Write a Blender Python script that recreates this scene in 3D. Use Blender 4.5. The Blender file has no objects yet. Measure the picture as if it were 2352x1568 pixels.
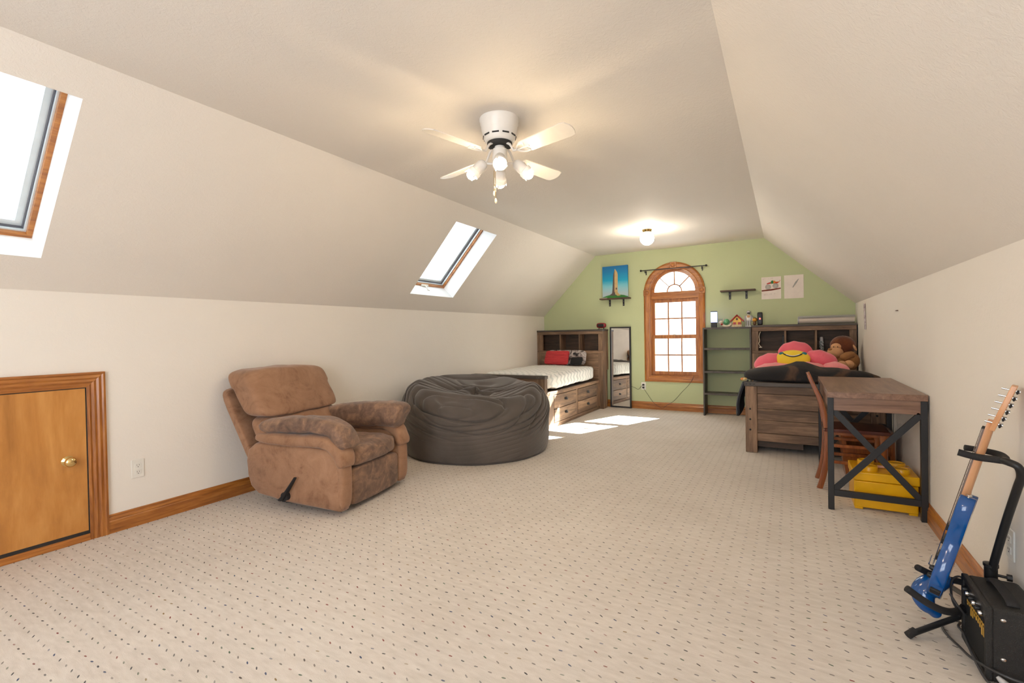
import bpy, bmesh, math, random
from mathutils import Vector, Matrix, noise
from mathutils.geometry import tessellate_polygon
PI = math.pi
random.seed(7)
sc = bpy.context.scene
COL = sc.collection

# ------------------------------------------------------------------ camera, world, sun, exposure
cam = bpy.data.cameras.new('camera'); camo = bpy.data.objects.new('camera', cam); COL.objects.link(camo)
cam.sensor_width = 36.0; cam.lens = 1082.0 / 2352.0 * 36.0; cam.clip_start = 0.02; cam.clip_end = 300
R_ = Vector((0.861281, 0.50783175, -0.0173769)); U_ = Vector((0.00890735, 0.01910339, 0.99977784)); B_ = Vector((0.50805088, -0.86124444, 0.01192995))
camo.matrix_world = Matrix(((R_.x, U_.x, B_.x, 0), (R_.y, U_.y, B_.y, 0), (R_.z, U_.z, B_.z, 1.163), (0, 0, 0, 1)))
sc.camera = camo

SKY = 9.5
world = bpy.data.worlds.new('sky'); sc.world = world; world.use_nodes = True
nt = world.node_tree; bg = nt.nodes['Background']
bg.inputs['Color'].default_value = (0.85, 0.92, 1.0, 1); bg.inputs['Strength'].default_value = SKY

sun = bpy.data.lights.new('sun', 'SUN'); suno = bpy.data.objects.new('sun', sun); COL.objects.link(suno)
sun.energy = 120; sun.angle = math.radians(0.53); sun.color = (1.0, 0.96, 0.88)
suno.location = (4, 20, 12)
suno.rotation_euler = Vector((-0.574, -1.387, -1.0)).to_track_quat('-Z', 'Y').to_euler()

def portal(name, loc, d, up, sx, sy):
    l = bpy.data.lights.new(name, 'AREA'); l.shape = 'RECTANGLE'; l.size = sx; l.size_y = sy; l.energy = 1
    l.cycles.is_portal = True
    o = bpy.data.objects.new(name, l); COL.objects.link(o)
    z = -Vector(d).normalized(); x = Vector(up).cross(z).normalized(); y = z.cross(x)
    o.matrix_world = Matrix(((x.x, y.x, z.x, loc[0]), (x.y, y.y, z.y, loc[1]), (x.z, y.z, z.z, loc[2]), (0, 0, 0, 1)))
# slope geometry of the left roof
SU = Vector((0.671, 0.0, 0.741)).normalized(); SN = Vector((-SU.z, 0, SU.x))
portal('portal_back_window', (-1.492, 7.46, 1.33), (0, -1, 0), (0, 0, 1), 0.78, 1.72)
portal('portal_fill_window', (-0.85, -1.88, 1.175), (0, 1, 0), (0, 0, 1), 2.25, 1.7)  # daylight portal of the added, unseen window behind the camera

vs = sc.view_settings
vs.view_transform = 'Standard'; vs.look = 'None'; vs.gamma = 1.0; vs.use_curve_mapping = False
vs.exposure = 1.45
sc.cycles.use_denoising = True
sc.cycles.max_bounces = 10; sc.cycles.diffuse_bounces = 8; sc.cycles.transparent_max_bounces = 12
sc.cycles.sample_clamp_indirect = 6.0

# ------------------------------------------------------------------ materials
def newmat(name):
    m = bpy.data.materials.new(name); m.use_nodes = True
    n = m.node_tree.nodes; l = m.node_tree.links
    return m, n, l, n['Principled BSDF']
def coords(n, l, scale=(1, 1, 1), src='Object', rot=(0, 0, 0)):
    tc = n.new('ShaderNodeTexCoord'); mp = n.new('ShaderNodeMapping')
    mp.inputs['Scale'].default_value = scale; mp.inputs['Rotation'].default_value = rot
    l.new(tc.outputs[src], mp.inputs['Vector']); return mp.outputs['Vector']
def rgb(c): return (c[0], c[1], c[2], 1)
def srgb(r, g, b):
    f = lambda v: (v / 255 / 12.92) if v / 255 <= 0.04045 else ((v / 255 + 0.055) / 1.055) ** 2.4
    return (f(r), f(g), f(b))
def mathn(n, l, op, a, b=None, c=None):
    m = n.new('ShaderNodeMath'); m.operation = op
    for i, v in enumerate((a, b, c)):
        if v is None: continue
        if isinstance(v, (int, float)): m.inputs[i].default_value = v
        else: l.new(v, m.inputs[i])
    return m.outputs[0]
def ramp(n, l, fac, stops):
    r = n.new('ShaderNodeValToRGB'); e = r.color_ramp.elements
    while len(e) < len(stops): e.new(0.5)
    for i, (p, c) in enumerate(stops): e[i].position = p; e[i].color = rgb(c)
    l.new(fac, r.inputs['Fac']); return r.outputs['Color']
def noise_t(n, l, vec, scale, detail=4, rough=0.55, dist=0.0):
    t = n.new('ShaderNodeTexNoise'); t.inputs['Scale'].default_value = scale; t.inputs['Detail'].default_value = detail
    t.inputs['Roughness'].default_value = rough; t.inputs['Distortion'].default_value = dist
    l.new(vec, t.inputs['Vector']); return t.outputs['Fac']
def bumpn(n, l, bs, h, strength, dist=0.01):
    b = n.new('ShaderNodeBump'); b.inputs['Strength'].default_value = strength; b.inputs['Distance'].default_value = dist
    l.new(h, b.inputs['Height']); l.new(b.outputs['Normal'], bs.inputs['Normal'])
def plain(name, c, rough=0.5, metal=0.0, c2=None, ns=8.0, bump=0.0, bs_=60.0, spec=None, sheen=0.0):
    m, n, l, b = newmat(name)
    b.inputs['Roughness'].default_value = rough; b.inputs['Metallic'].default_value = metal
    if spec is not None: b.inputs['Specular IOR Level'].default_value = spec
    if sheen: b.inputs['Sheen Weight'].default_value = sheen; b.inputs['Sheen Roughness'].default_value = 0.4
    v = coords(n, l)
    if c2 is None: c2 = tuple(x * 0.93 for x in c)
    l.new(ramp(n, l, noise_t(n, l, v, ns), [(0.35, c2), (0.65, c)]), b.inputs['Base Color'])
    if bump: bumpn(n, l, b, noise_t(n, l, v, bs_, 3), bump)
    return m
def emit(name, c, s):
    m = bpy.data.materials.new(name); m.use_nodes = True; n = m.node_tree.nodes; n.clear()
    e = n.new('ShaderNodeEmission'); o = n.new('ShaderNodeOutputMaterial'); e.inputs[0].default_value = rgb(c); e.inputs[1].default_value = s
    m.node_tree.links.new(e.outputs[0], o.inputs[0]); return m
def wood(name, c1, c2, c3, axis='x', scale=6.0, rough=0.45, rand=0.25, coat=0.0, bump=0.15, stretch=14.0):
    """long grain along axis; each object shifts a little in tone and grain"""
    m, n, l, b = newmat(name)
    tc = n.new('ShaderNodeTexCoord'); oi = n.new('ShaderNodeObjectInfo'); add = n.new('ShaderNodeVectorMath'); add.operation = 'ADD'
    sc_ = n.new('ShaderNodeVectorMath'); sc_.operation = 'SCALE'; sc_.inputs['Scale'].default_value = 37.0
    cmb = n.new('ShaderNodeCombineXYZ')
    for i in range(3): l.new(oi.outputs['Random'], cmb.inputs[i])
    l.new(cmb.outputs[0], sc_.inputs[0]); l.new(tc.outputs['Object'], add.inputs[0]); l.new(sc_.outputs[0], add.inputs[1])
    mp = n.new('ShaderNodeMapping'); s = [stretch, stretch, stretch]; s['xyz'.index(axis)] = 1.0; mp.inputs['Scale'].default_value = s
    l.new(add.outputs[0], mp.inputs['Vector'])
    f1 = noise_t(n, l, mp.outputs['Vector'], scale * 0.35, 6, 0.6, 0.6); f2 = noise_t(n, l, mp.outputs['Vector'], scale * 1.6, 3, 0.6)
    f = mathn(n, l, 'ADD', mathn(n, l, 'MULTIPLY', f1, 0.75), mathn(n, l, 'MULTIPLY', f2, 0.25))
    col = ramp(n, l, f, [(0.33, c1), (0.5, c2), (0.68, c3)])
    hsv = n.new('ShaderNodeHueSaturation'); l.new(col, hsv.inputs['Color'])
    l.new(mathn(n, l, 'ADD', mathn(n, l, 'MULTIPLY', oi.outputs['Random'], 2 * rand), 1.0 - rand), hsv.inputs['Value'])
    l.new(hsv.outputs[0], b.inputs['Base Color'])
    b.inputs['Roughness'].default_value = rough; b.inputs['Coat Weight'].default_value = coat; b.inputs['Coat Roughness'].default_value = 0.15
    if bump: bumpn(n, l, b, f2, bump, 0.004)
    return m
M = {}
def paint(name, c, bump, scale, dist=0.006, stretch=(1, 1, 1)):
    m, n, l, b = newmat(name); v = coords(n, l, stretch)
    b.inputs['Roughness'].default_value = 0.75; b.inputs['Specular IOR Level'].default_value = 0.3
    l.new(ramp(n, l, noise_t(n, l, v, 1.3), [(0.3, tuple(x * 0.97 for x in c)), (0.7, c)]), b.inputs['Base Color'])
    h = mathn(n, l, 'ADD', noise_t(n, l, v, scale, 5, 0.6, 1.2), mathn(n, l, 'MULTIPLY', noise_t(n, l, v, scale * 6, 2), 0.3))
    bumpn(n, l, b, h, bump, dist); return m
M['wall'] = paint('cream wall paint', (0.80, 0.765, 0.71), 0.25, 30)
M['ceil'] = paint('textured ceiling paint', (0.76, 0.72, 0.665), 0.45, 38, 0.006)
M['white'] = paint('white reveal paint', (0.85, 0.86, 0.86), 0.1, 30)
M['green'] = paint('sage green wall paint', (0.50, 0.555, 0.335), 0.25, 30)
oak = ((0.20, 0.060, 0.009), (0.36, 0.125, 0.020), (0.52, 0.215, 0.045))
for a in 'xyz': M['oak' + a] = wood('honey oak ' + a, *oak, axis=a, scale=9, rough=0.35, rand=0.06, coat=0.3)
M['ply'] = wood('oak veneer', (0.36, 0.145, 0.026), (0.50, 0.215, 0.045), (0.62, 0.30, 0.08), axis='z', scale=4, rough=0.35, rand=0.02, coat=0.3, stretch=5)
rus = ((0.075, 0.044, 0.027), (0.180, 0.106, 0.062), (0.36, 0.225, 0.135))
for a in 'xyz': M['rus' + a] = wood('rustic brown wood ' + a, *rus, axis=a, scale=5, rough=0.6, rand=0.22, stretch=10)
M['rusdark'] = wood('dark rustic back panel', (0.04, 0.024, 0.015), (0.08, 0.048, 0.03), (0.13, 0.08, 0.05), axis='x', scale=5, rough=0.6, rand=0.1, stretch=10)
M['capwood'] = wood('dark cap board', (0.035, 0.028, 0.022), (0.07, 0.055, 0.045), (0.11, 0.09, 0.07), axis='x', scale=5, rough=0.5, rand=0.05)
for a in 'xy': M['desk' + a] = wood('walnut desk laminate ' + a, (0.12, 0.062, 0.038), (0.20, 0.11, 0.07), (0.28, 0.165, 0.11), axis=a, scale=6, rough=0.35, rand=0.04, bump=0.05, stretch=12)
M['chairw'] = wood('orange cherry wood', (0.14, 0.032, 0.005), (0.26, 0.068, 0.011), (0.38, 0.12, 0.022), axis='z', scale=5, rough=0.28, rand=0.1, coat=0.5)
M['seatw'] = plain('dark red seat', (0.10, 0.022, 0.012), 0.25)
M['unit'] = wood('charcoal brown shelving', (0.045, 0.038, 0.032), (0.07, 0.06, 0.05), (0.10, 0.085, 0.07), axis='z', scale=6, rough=0.5, rand=0.05)
M['shelfw'] = wood('dark brown shelf board', (0.035, 0.016, 0.01), (0.075, 0.035, 0.02), (0.12, 0.06, 0.035), axis='x', scale=6, rough=0.5, rand=0.05)
M['blackmetal'] = plain('black powder coated metal', (0.02, 0.02, 0.021), 0.4, 0.3)
M['deskmetal'] = plain('charcoal metal', (0.028, 0.028, 0.03), 0.45, 0.4)
M['foam'] = plain('black foam rubber', (0.015, 0.014, 0.015), 0.8, bump=0.3, bs_=300)
M['brass'] = plain('polished brass', (0.80, 0.58, 0.25), 0.12, 1.0)
M['chrome'] = plain('chrome', (0.75, 0.75, 0.75), 0.15, 1.0)
M['fanwhite'] = plain('white enamel', (0.88, 0.86, 0.82), 0.3, spec=0.5)
M['blade'] = plain('white fan blade', (0.80, 0.76, 0.68), 0.25, spec=0.6)
M['plastic_white'] = plain('white plastic', (0.78, 0.77, 0.72), 0.35)
M['darkslot'] = plain('dark slot', (0.02, 0.02, 0.02), 0.6)
M['grey_gasket'] = plain('grey gasket', (0.10, 0.10, 0.12), 0.5)
M['alum'] = plain('pale aluminium sash', (0.72, 0.78, 0.80), 0.35, 0.3)
M['bag'] = plain('charcoal velour', (0.112, 0.094, 0.082), 0.9, c2=(0.070, 0.058, 0.050), ns=2.2, bump=0.2, bs_=250, sheen=0.35)
M['redknit'] = None
M['mirror'] = plain('mirror glass', (0.9, 0.91, 0.9), 0.01, 1.0)
M['yellowp'] = plain('yellow plastic', (0.80, 0.42, 0.002), 0.3)
M['navy'] = plain('dark navy cloth', (0.012, 0.013, 0.02), 0.9, c2=(0.02, 0.022, 0.03), bump=0.3)
M['pink'] = plain('pink plush', (0.80, 0.15, 0.20), 0.9, c2=(0.72, 0.12, 0.17), ns=5, bump=0.3, bs_=160, sheen=0.3)
M['pinklight'] = plain('light pink plush', (0.84, 0.28, 0.29), 0.9, bump=0.3, bs_=160, sheen=0.3)
M['yplush'] = plain('yellow plush', (0.88, 0.62, 0.04), 0.85, bump=0.2, bs_=160, sheen=0.2)
M['teal'] = plain('teal print', (0.02, 0.20, 0.25), 0.7)
M['blackprint'] = plain('black print', (0.012, 0.012, 0.014), 0.7)
M['whiteprint'] = plain('white print', (0.75, 0.75, 0.72), 0.7)
M['monkey'] = plain('russet plush', (0.16, 0.045, 0.012), 0.95, c2=(0.10, 0.026, 0.008), ns=12, bump=0.5, bs_=120, sheen=0.3)
M['tan'] = plain('tan plush', (0.62, 0.34, 0.17), 0.9, bump=0.3, bs_=150)
M['tanbrown'] = plain('caramel plush', (0.36, 0.17, 0.06), 0.9, bump=0.3, bs_=150)
M['redp'] = plain('dark red plastic', (0.22, 0.008, 0.012), 0.3)
M['bluegloss'] = plain('glossy blue lacquer', (0.003, 0.080, 0.30), 0.12, c2=(0.003, 0.062, 0.24), spec=0.7)
M['maple'] = wood('maple neck', (0.56, 0.27, 0.12), (0.66, 0.34, 0.165), (0.74, 0.42, 0.22), axis='z', scale=5, rough=0.35, rand=0.02, bump=0.02)
M['fretb'] = plain('rosewood fingerboard', (0.16, 0.11, 0.09), 0.5)
M['amp'] = plain('black vinyl', (0.014, 0.013, 0.012), 0.45, bump=0.5, bs_=400)
M['ampgrille'] = plain('black grille cloth', (0.008, 0.008, 0.008), 0.9, bump=0.5, bs_=500)
M['gold'] = plain('gold print', (0.65, 0.38, 0.06), 0.4, 0.3)
M['cable'] = plain('dark grey cable', (0.035, 0.035, 0.037), 0.45)
M['paper'] = plain('white paper', (0.80, 0.72, 0.66), 0.8)
M['rollw'] = plain('cream vinyl roll', (0.66, 0.58, 0.50), 0.6)
M['greenp'] = plain('green glaze', (0.10, 0.34, 0.16), 0.3)
M['cream'] = plain('cream glaze', (0.72, 0.62, 0.48), 0.4)
M['silver'] = plain('silver grey plastic', (0.45, 0.45, 0.46), 0.4, 0.2)
M['yellowpaint'] = plain('yellow paint', (0.75, 0.45, 0.05), 0.4)
M['redpaint'] = plain('red paint', (0.38, 0.02, 0.02), 0.4)
M['orangetoy'] = plain('orange toy plastic', (0.60, 0.28, 0.03), 0.4)
M['brownp'] = plain('brown plastic', (0.12, 0.06, 0.03), 0.5)
M['feltb'] = plain('black felt', (0.012, 0.011, 0.012), 0.95)
M['pinkdowel'] = plain('pale pink plastic', (0.72, 0.40, 0.28), 0.5)
M['glowlamp'] = emit('lamp glow', (0.42, 0.50, 1.0), 0.9)
M['bulb'] = emit('warm bulb', (1.0, 0.76, 0.48), 110.0)
M['globe'] = emit('warm globe', (1.0, 0.86, 0.68), 34.0)
M['leddot'] = emit('red led', (1.0, 0.08, 0.06), 2.0)

def glassmat(name, tint):
    m = bpy.data.materials.new(name); m.use_nodes = True; n = m.node_tree.nodes; n.clear(); l = m.node_tree.links
    t = n.new('ShaderNodeBsdfTransparent'); g = n.new('ShaderNodeBsdfGlossy'); g.inputs['Roughness'].default_value = 0.02
    t.inputs[0].default_value = (tint[0], tint[1], tint[2], 1)
    f = n.new('ShaderNodeValue'); f.outputs[0].default_value = 0.05; mx = n.new('ShaderNodeMixShader'); o = n.new('ShaderNodeOutputMaterial')
    l.new(f.outputs[0], mx.inputs[0]); l.new(t.outputs[0], mx.inputs[1]); l.new(g.outputs[0], mx.inputs[2]); l.new(mx.outputs[0], o.inputs[0]); return m
M['glass'] = glassmat('window glass', (0.62, 0.62, 0.62)); M['tintglass'] = glassmat('tinted window glass', (0.50, 0.51, 0.505)); M['skyglass'] = glassmat('skylight glass', (0.34, 0.35, 0.35))

def carpetmat():
    m, n, l, b = newmat('beige loop carpet with coloured flecks')
    tc = n.new('ShaderNodeTexCoord'); P = tc.outputs['Object']
    sx = n.new('ShaderNodeSeparateXYZ'); l.new(P, sx.inputs[0])
    u = mathn(n, l, 'DIVIDE', mathn(n, l, 'ADD', sx.outputs[0], 0.0255 - 0.0263 * 2), 0.0566)
    v = mathn(n, l, 'DIVIDE', mathn(n, l, 'ADD', sx.outputs[1], -2.2295 + 0.0278), 0.0553)
    iu = mathn(n, l, 'FLOOR', u); iv = mathn(n, l, 'FLOOR', v)
    cb = n.new('ShaderNodeCombineXYZ'); l.new(iu, cb.inputs[0]); l.new(iv, cb.inputs[1])
    wn = n.new('ShaderNodeTexWhiteNoise'); wn.noise_dimensions = '2D'; l.new(cb.outputs[0], wn.inputs['Vector'])
    sp = n.new('ShaderNodeSeparateColor'); l.new(wn.outputs['Color'], sp.inputs[0])
    lx = mathn(n, l, 'SUBTRACT', mathn(n, l, 'SUBTRACT', u, iu), 0.5); ly = mathn(n, l, 'SUBTRACT', mathn(n, l, 'SUBTRACT', v, iv), 0.5)
    # alternate rows tilt one way, then lie flat
    par = mathn(n, l, 'MODULO', mathn(n, l, 'ADD', iv, 200), 2.0)
    tilt = mathn(n, l, 'ADD', mathn(n, l, 'MULTIPLY', par, -0.45), mathn(n, l, 'MULTIPLY', mathn(n, l, 'SUBTRACT', sp.outputs[0], 0.5), 0.35))
    jx = mathn(n, l, 'ADD', lx, mathn(n, l, 'MULTIPLY', mathn(n, l, 'SUBTRACT', sp.outputs[1], 0.5), 0.10))
    jy = mathn(n, l, 'SUBTRACT', ly, mathn(n, l, 'MULTIPLY', jx, tilt))
    wob = noise_t(n, l, P, 260, 1)
    e = mathn(n, l, 'ADD', mathn(n, l, 'POWER', mathn(n, l, 'ABSOLUTE', mathn(n, l, 'DIVIDE', jx, 0.140)), 3.0), mathn(n, l, 'POWER', mathn(n, l, 'ABSOLUTE', mathn(n, l, 'DIVIDE', jy, 0.054)), 2.0))
    e = mathn(n, l, 'ADD', e, mathn(n, l, 'MULTIPLY', mathn(n, l, 'SUBTRACT', wob, 0.5), 1.2))
    mask = mathn(n, l, 'MULTIPLY', mathn(n, l, 'LESS_THAN', e, 1.0), mathn(n, l, 'ADD', mathn(n, l, 'MULTIPLY', sp.outputs[2], 0.45), 0.48))
    r = n.new('ShaderNodeValToRGB'); r.color_ramp.interpolation = 'CONSTANT'; el = r.color_ramp.elements
    cols = [(0, (0.045, 0.05, 0.06)), (0.28, (0.06, 0.045, 0.04)), (0.5, (0.20, 0.03, 0.025)), (0.62, (0.03, 0.06, 0.14)), (0.75, (0.05, 0.10, 0.06)), (0.86, (0.03, 0.03, 0.035)), (0.95, (0.22, 0.14, 0.04))]
    while len(el) < len(cols): el.new(0.5)
    for i, (p, c) in enumerate(cols): el[i].position = p; el[i].color = rgb(c)
    l.new(sp.outputs[0], r.inputs['Fac'])
    # soft woven streaks
    mp = n.new('ShaderNodeMapping'); mp.inputs['Scale'].default_value = (1, 4, 1); mp.inputs['Rotation'].default_value = (0, 0, 0.5); l.new(P, mp.inputs['Vector'])
    st = noise_t(n, l, mp.outputs[0], 12, 4, 0.6); big = noise_t(n, l, P, 1.4, 3)
    base = ramp(n, l, mathn(n, l, 'ADD', mathn(n, l, 'MULTIPLY', st, 0.6), mathn(n, l, 'MULTIPLY', big, 0.4)), [(0.34, (0.55, 0.505, 0.455)), (0.52, (0.63, 0.585, 0.535)), (0.68, (0.69, 0.65, 0.60))])
    mx = n.new('ShaderNodeMix'); mx.data_type = 'RGBA'; l.new(mask, mx.inputs['Factor']); l.new(base, mx.inputs['A']); l.new(r.outputs[0], mx.inputs['B'])
    l.new(mx.outputs['Result'], b.inputs['Base Color'])
    b.inputs['Roughness'].default_value = 0.95; b.inputs['Specular IOR Level'].default_value = 0.1
    h = mathn(n, l, 'SUBTRACT', mathn(n, l, 'ADD', noise_t(n, l, P, 350, 2), mathn(n, l, 'MULTIPLY', st, 0.6)), mathn(n, l, 'MULTIPLY', mask, 0.5))
    bumpn(n, l, b, h, 0.35, 0.004); return m
M['carpet'] = carpetmat()

def suede():
    m, n, l, b = newmat('mottled brown suede'); v = coords(n, l)
    f = mathn(n, l, 'ADD', mathn(n, l, 'MULTIPLY', noise_t(n, l, v, 5.5, 5, 0.62, 1.2), 0.75), mathn(n, l, 'MULTIPLY', noise_t(n, l, v, 22, 4, 0.6), 0.25))
    l.new(ramp(n, l, f, [(0.34, (0.190, 0.095, 0.050)), (0.46, (0.290, 0.155, 0.087)), (0.70, (0.375, 0.215, 0.128))]), b.inputs['Base Color'])
    b.inputs['Roughness'].default_value = 0.9; b.inputs['Sheen Weight'].default_value = 0.25; b.inputs['Sheen Roughness'].default_value = 0.4
    bumpn(n, l, b, noise_t(n, l, v, 90, 3), 0.25, 0.003); return m
M['suede'] = suede()
def suede_worn():
    m, n, l, b = newmat('worn dark brown suede'); v = coords(n, l)
    f = mathn(n, l, 'ADD', mathn(n, l, 'MULTIPLY', noise_t(n, l, v, 8, 5, 0.65, 1.5), 0.7), mathn(n, l, 'MULTIPLY', noise_t(n, l, v, 30, 4, 0.6), 0.3))
    l.new(ramp(n, l, f, [(0.36, (0.100, 0.056, 0.038)), (0.5, (0.185, 0.105, 0.067)), (0.66, (0.33, 0.190, 0.112))]), b.inputs['Base Color'])
    b.inputs['Roughness'].default_value = 0.7; b.inputs['Sheen Weight'].default_value = 0.2
    bumpn(n, l, b, noise_t(n, l, v, 60, 4, 0.6, 0.8), 0.35, 0.004); return m
M['suedeworn'] = suede_worn()
def quilt():
    m, n, l, b = newmat('white quilt with grey zigzag'); tc = n.new('ShaderNodeTexCoord'); s = n.new('ShaderNodeSeparateXYZ'); l.new(tc.outputs['Object'], s.inputs[0])
    g = mathn(n, l, 'ADD', s.outputs[0], mathn(n, l, 'MULTIPLY', s.outputs[2], -1.0))
    tri = mathn(n, l, 'PINGPONG', g, 0.045)
    w = mathn(n, l, 'SINE', mathn(n, l, 'MULTIPLY', mathn(n, l, 'ADD', s.outputs[1], mathn(n, l, 'MULTIPLY', tri, 0.8)), 2 * PI / 0.105))
    nz = noise_t(n, l, tc.outputs['Object'], 3, 3)
    f = mathn(n, l, 'ADD', mathn(n, l, 'MULTIPLY', w, 0.5), nz)
    l.new(ramp(n, l, f, [(0.0, (0.80, 0.80, 0.78)), (0.62, (0.80, 0.80, 0.78)), (0.98, (0.56, 0.585, 0.58))]), b.inputs['Base Color'])
    b.inputs['Roughness'].default_value = 0.9; bumpn(n, l, b, w, 0.5, 0.004); return m
M['quilt'] = quilt()
def redknit():
    m, n, l, b = newmat('red ribbed knit'); tc = n.new('ShaderNodeTexCoord'); s = n.new('ShaderNodeSeparateXYZ'); l.new(tc.outputs['Object'], s.inputs[0])
    w = mathn(n, l, 'SINE', mathn(n, l, 'ADD', mathn(n, l, 'MULTIPLY', s.outputs[2], 2 * PI / 0.018), mathn(n, l, 'MULTIPLY', noise_t(n, l, tc.outputs['Object'], 30, 2), 2.0)))
    l.new(ramp(n, l, mathn(n, l, 'ADD', mathn(n, l, 'MULTIPLY', w, 0.25), 0.5), [(0.2, (0.42, 0.022, 0.03)), (0.8, (0.68, 0.06, 0.07))]), b.inputs['Base Color'])
    b.inputs['Roughness'].default_value = 0.9; bumpn(n, l, b, w, 0.8, 0.005); return m
M['redknit'] = redknit()
def patterned(name, a, bcol, c, scale):
    m, n, l, b = newmat(name); v = coords(n, l)
    l.new(ramp(n, l, noise_t(n, l, v, scale, 4, 0.6, 1.0), [(0.40, a), (0.50, bcol), (0.60, c)]), b.inputs['Base Color']); b.inputs['Roughness'].default_value = 0.9; bumpn(n, l, b, noise_t(n, l, v, 70, 4), 0.5, 0.006); return m
M['greypattern'] = patterned('grey and black floral pillowcase', (0.02, 0.02, 0.025), (0.30, 0.25, 0.24), (0.50, 0.46, 0.45), 14)
M['fleece'] = patterned('black fleece with brown wear', (0.012, 0.011, 0.012), (0.016, 0.014, 0.014), (0.085, 0.046, 0.028), 3.0)
def skyblue():
    m, n, l, b = newmat('blue gradient painted sky'); tc = n.new('ShaderNodeTexCoord'); s = n.new('ShaderNodeSeparateXYZ'); l.new(tc.outputs['Object'], s.inputs[0])
    z = mathn(n, l, 'ADD', mathn(n, l, 'DIVIDE', s.outputs[2], 0.52), mathn(n, l, 'MULTIPLY', noise_t(n, l, coords(n, l, (2, 2, 12)), 3, 3), 0.10)); z = mathn(n, l, 'ADD', z, 0.43)
    l.new(ramp(n, l, z, [(0.12, (0.42, 0.55, 0.60)), (0.36, (0.18, 0.52, 0.62)), (0.52, (0.0, 0.33, 0.55)), (0.80, (0.0, 0.19, 0.44)), (1.0, (0.0, 0.12, 0.34))]), b.inputs['Base Color']); b.inputs['Roughness'].default_value = 0.5; return m
M['skyblue'] = skyblue()

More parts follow.
